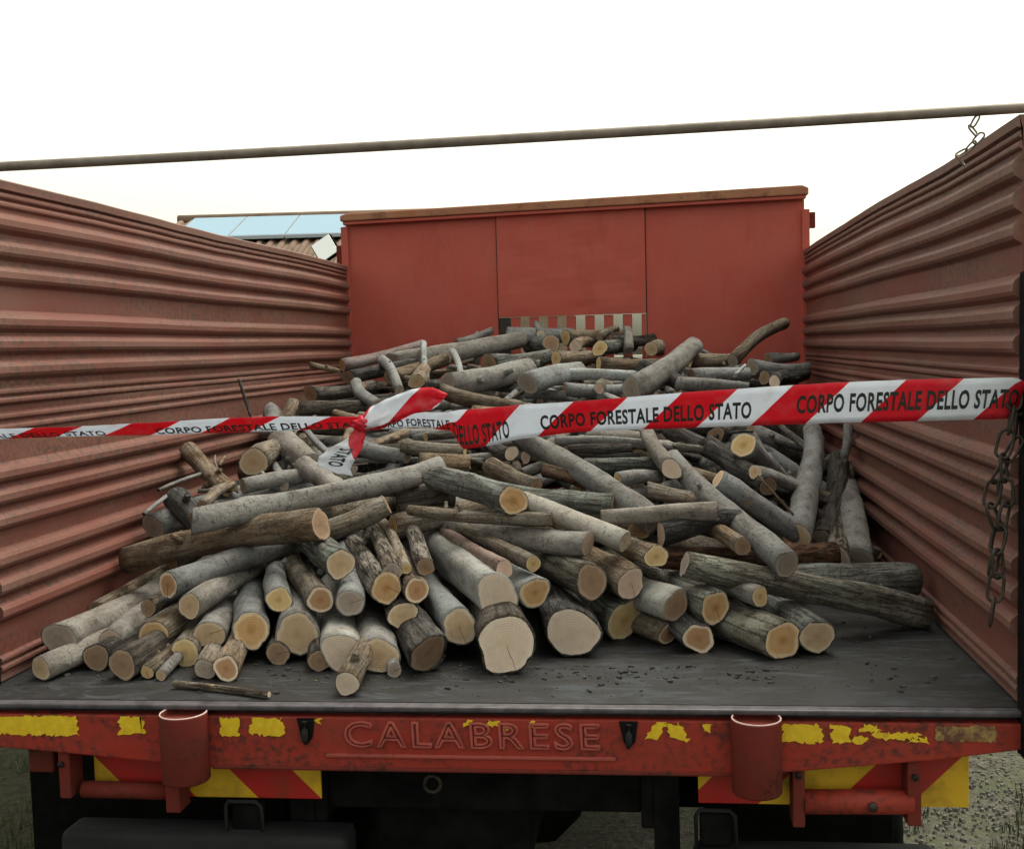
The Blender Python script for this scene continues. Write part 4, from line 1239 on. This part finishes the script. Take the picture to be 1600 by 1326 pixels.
# thinner poles lying loosely over the upper heap
r6 = random.Random(41)
for i in range(92):
    xc, yc = r6.uniform(-1.0, .98), r6.uniform(1.25, 3.35)
    az = r6.choice((r6.gauss(1.5, .35), r6.gauss(0, .6), r6.gauss(-1.1, .4)))
    ln = r6.uniform(.35, .75)
    r = r6.uniform(.011, .024)
    ends = []
    for s_ in (-1, 1):
        x = min(max(xc+s_*math.sin(az)*ln/2, -1.13), 1.13); y = min(max(yc+s_*math.cos(az)*ln/2, 1.1), 3.49)
        ends.append((x, y, heap(x, y) + r6.uniform(.025, .075)))
    if (Vector(ends[0])-Vector(ends[1])).length < .2: continue
    bk = r6.choice('ggbbmd')
    side = 'near the left wall' if xc < -.4 else 'near the right wall' if xc > .45 else 'in the middle'
    deep = 'below the tape' if yc < 1.55 else 'just above the tape' if yc < 2.5 else 'by the headboard'
    put_log(ends[0], ends[1], r, bk, r6.choice('tyopg'), 0, 'thin %s pole %s on the heap %s, %s' % ({'g': 'grey', 'm': 'mossy', 'b': 'brown', 'd': 'dark'}[bk], 'lengthwise' if abs(math.sin(az)) < .5 else 'crosswise' if abs(math.sin(az)) > .9 else 'slanting rightward' if math.tan(az) > 0 else 'slanting leftward', side, deep), 'thin poles %s %s' % (side, deep), 700+i)

# the logs of the inner heap that cannot be told apart: one mass
bpy.context.view_layer.update()
bm = bmesh.new()
mats = []
for o in BURIED:
    for q in [o] + list(o.children):
        me = q.data.copy()
        me.transform(q.matrix_world)
        mt = q.data.materials[0]
        if mt not in mats: mats.append(mt)
        me.polygons.foreach_set('material_index', [mats.index(mt)]*len(me.polygons))
        bm.from_mesh(me)
        bpy.data.meshes.remove(me)
me = bpy.data.meshes.new('buried_logs')
bm.to_mesh(me); bm.free()
for mt in mats: me.materials.append(mt)
for o in BURIED:
    for q in list(o.children) + [o]: bpy.data.objects.remove(q)
tag(link('buried_logs', me), 'mass of shaded logs inside the heap, glimpsed only through the gaps', 'logs', kind='stuff')

# loose sticks
put_log((-.735, .09, .012), (-.475, .015, .010), .0085, 's', 'w', 0, 'split stick with pale fibres lying loose on the floor near the edge', None, 901, 'stick', 'stick')
r4 = random.Random(21)
for i in range(34):
    if i < 22:
        x, y = r4.uniform(-1.1, -.5), r4.uniform(.8, 2.7)
    else:
        x, y = r4.uniform(-.5, 1.0), r4.uniform(.9, 3.2)
    az = r4.uniform(0, 6.28); ln = r4.uniform(.12, .34)
    z = heap(x, y) + r4.uniform(.05, .08)
    x2 = min(max(x+math.cos(az)*ln, -1.12), 1.12); y2 = min(max(y+math.sin(az)*ln, .6), 3.45)
    put_log((x, y, z), (x2, y2, heap(x2, y2) + r4.uniform(.03, .09)), r4.uniform(.003, .0075), r4.choice('gbdd'), 't', 0,
            'bare thin twig lying on the logs ' + ('near the left wall' if i < 22 else 'right of the tape knot') + (' below the tape' if y < 1.6 else ' above the tape'), 'thin twigs ' + ('near the left wall' if i < 22 else 'right of the knot') + (' below the tape' if y < 1.6 else ' above the tape'), 1000+i, 'twig', 'twig')

# ------------------------------------------------------------------ striped barrier tape
tape = empty('barrier_tape', (1.18, -.03, BED+.66))
tag(tape, 'red and white striped barrier tape lettered in black, knotted across the open rear', 'tape')
def interp(st, u):
    xs = [s_[0] for s_ in st]
    return [float(np.interp(u, xs, [s_[k] for s_ in st])) for k in range(1, len(st[0]))]
class Ribbon:
    """stations: (u, x, y, z, half-width vector x, y, z)"""
    def __init__(s, st, n, seed, crease):
        s.st, s.seed, s.crease = st, seed, crease
        s.u0, s.u1, s.n = st[0][0], st[-1][0], n
    def at(s, u, v):
        x, y, z, a, b, c = interp(s.st, u)
        k = 2*v-1
        cr = s.crease*(mnoise.noise(Vector((u*14, v*3, s.seed))) + .5*mnoise.noise(Vector((u*40, v*5, s.seed+4))))
        return Vector((x + a*k, y + b*k + cr, BED + z + c*k + .25*cr))
    def build(s, name, uoff=0, nv=6, thick=.0004):
        bm = bmesh.new(); uvl = bm.loops.layers.uv.new('UVMap')
        g = [[bm.verts.new(s.at(s.u0+(s.u1-s.u0)*i/s.n, j/nv)) for j in range(nv+1)] for i in range(s.n+1)]
        for i in range(s.n):
            for j in range(nv):
                f = bm.faces.new((g[i][j], g[i+1][j], g[i+1][j+1], g[i][j+1]))
                for lp, (a, b) in zip(f.loops, ((i, j), (i+1, j), (i+1, j+1), (i, j+1))):
                    lp[uvl].uv = (s.u0+(s.u1-s.u0)*a/s.n + uoff, b/nv)
        me = bpy.data.meshes.new(name); bm.to_mesh(me); bm.free()
        o = link(name, me, M['tape'], tape, True)
        md = o.modifiers.new('thickness', 'SOLIDIFY'); md.thickness = thick; md.offset = 0
        return o
    def letters(s, body, u, width, v0, v1, parent):
        me = text_mesh(body, width, 1., offset=.030, spacing=1.08)
        bm = bmesh.new(); bm.from_mesh(me)
        bmesh.ops.triangulate(bm, faces=bm.faces[:])
        keep = []
        for v_ in bm.verts:
            uu = u + v_.co.x
            vv = v0 + (v1-v0)*v_.co.y
            if uu > s.u1 or uu < s.u0: keep.append(v_)
            uu = min(max(uu, s.u0), s.u1)
            p = s.at(uu, vv)
            e = (s.at(min(uu+.004, s.u1), vv) - s.at(max(uu-.004, s.u0), vv)).cross(s.at(uu, min(vv+.05, 1)) - s.at(uu, max(vv-.05, 0)))
            e.normalize()
            if e.y > 0: e = -e
            v_.co = p + e*.0016
        if keep: bmesh.ops.delete(bm, geom=keep, context='VERTS')
        me2 = bpy.data.meshes.new('lettering'); bm.to_mesh(me2); bm.free()
        o = link('lettering', me2, M['ink'])
        o.parent = parent
        o.matrix_parent_inverse = Matrix()
        return o
def lean(zc_h, full=.1):
    c = min(zc_h/full, 1)
    return math.sqrt(max(0, 1-c*c))
def st_x(x, zc, hgt, y=-.03, full=.098, tw=1):
    f = max(full, hgt)
    return (x, x, y, zc, 0, -tw*f/2*lean(hgt, f), hgt/2)
right = Ribbon([st_x(-.20, .640, .030, -.03, .034), st_x(-.10, .646, .034, -.03, .045), st_x(-.02, .640, .044, -.03, .06), st_x(.004, .622, .090, -.035), st_x(.06, .626, .086), st_x(.13, .636, .078),
                st_x(.26, .645, .070), st_x(.5, .655, .080), st_x(.80, .664, .088), st_x(1.0, .666, .090), st_x(1.17, .666, .088), st_x(1.21, .668, .05, -.01)], 150, 2, .0018)
o = right.build('tape_strand')
TXT = 'CORPO FORESTALE DELLO STATO'
right.letters(TXT, .18, .455, .20, .66, o)
right.letters(TXT, .73, .455, .27, .74, o)
right.letters(TXT, -.19, .30, .10, .62, o)
left = Ribbon([st_x(-1.30, .632, .026, -.03, .046), st_x(-1.07, .632, .026, -.03, .046), st_x(-.9, .634, .024, -.03, .046), st_x(-.7, .637, .030, -.03, .046), st_x(-.55, .641, .034, -.03, .05), st_x(-.42, .643, .036, -.03, .05), st_x(-.30, .643, .030, -.03, .045), st_x(-.22, .643, .024, -.03, .03)], 130, 9, .003)
o = left.build('tape_strand', uoff=.075)
left.letters(TXT, -1.32, .50, .10, .56, o)
left.letters(TXT, -.70, .50, .10, .56, o)
# loose ends of the knot
e1 = Ribbon([(0, -.225, -.034, .640, .006, 0, .012), (.04, -.195, -.045, .652, -.004, .006, .022), (.09, -.145, -.055, .672, -.008, .004, .024), (.14, -.095, -.06, .688, -.004, -.006, .026), (.19, -.055, -.055, .692, .004, -.008, .026), (.22, -.03, -.045, .690, .012, -.006, .012)], 60, 21, .013)
e1.build('tape_end', uoff=.557)
e2 = Ribbon([(0, -.225, -.035, .632, .008, 0, .004), (.04, -.228, -.045, .612, .020, .004, .004), (.08, -.245, -.055, .590, .030, .006, -.004), (.12, -.270, -.06, .566, .040, .004, -.004), (.15, -.280, -.055, .545, .036, .006, -.006), (.17, -.262, -.04, .528, .020, .004, -.006)], 50, 33, .010)
o = e2.build('tape_end', uoff=.718)
e2.letters('STATO', .085, .06, .3, .75, o)
# the knot itself: a crumpled lump of film
bm = bmesh.new(); uvl = bm.loops.layers.uv.new('UVMap')
bmesh.ops.create_icosphere(bm, subdivisions=4, radius=1)
for v_ in bm.verts:
    k = 1 + .34*mnoise.noise(v_.co*2.3) + .20*mnoise.noise(v_.co*5.5)
    v_.co = Vector((-.215 + v_.co.x*.025*k, -.034 + v_.co.y*.018*k, BED + .640 + v_.co.z*.016*k))
uvl = bm.loops.layers.uv.verify()
for f in bm.faces:
    for lp in f.loops: lp[uvl].uv = (lp.vert.co.x*1.9 + .22, (lp.vert.co.z-BED-.60)*12)
me = bpy.data.meshes.new('knot'); bm.to_mesh(me); bm.free()
link('knot', me, M['tape'], tape, True)
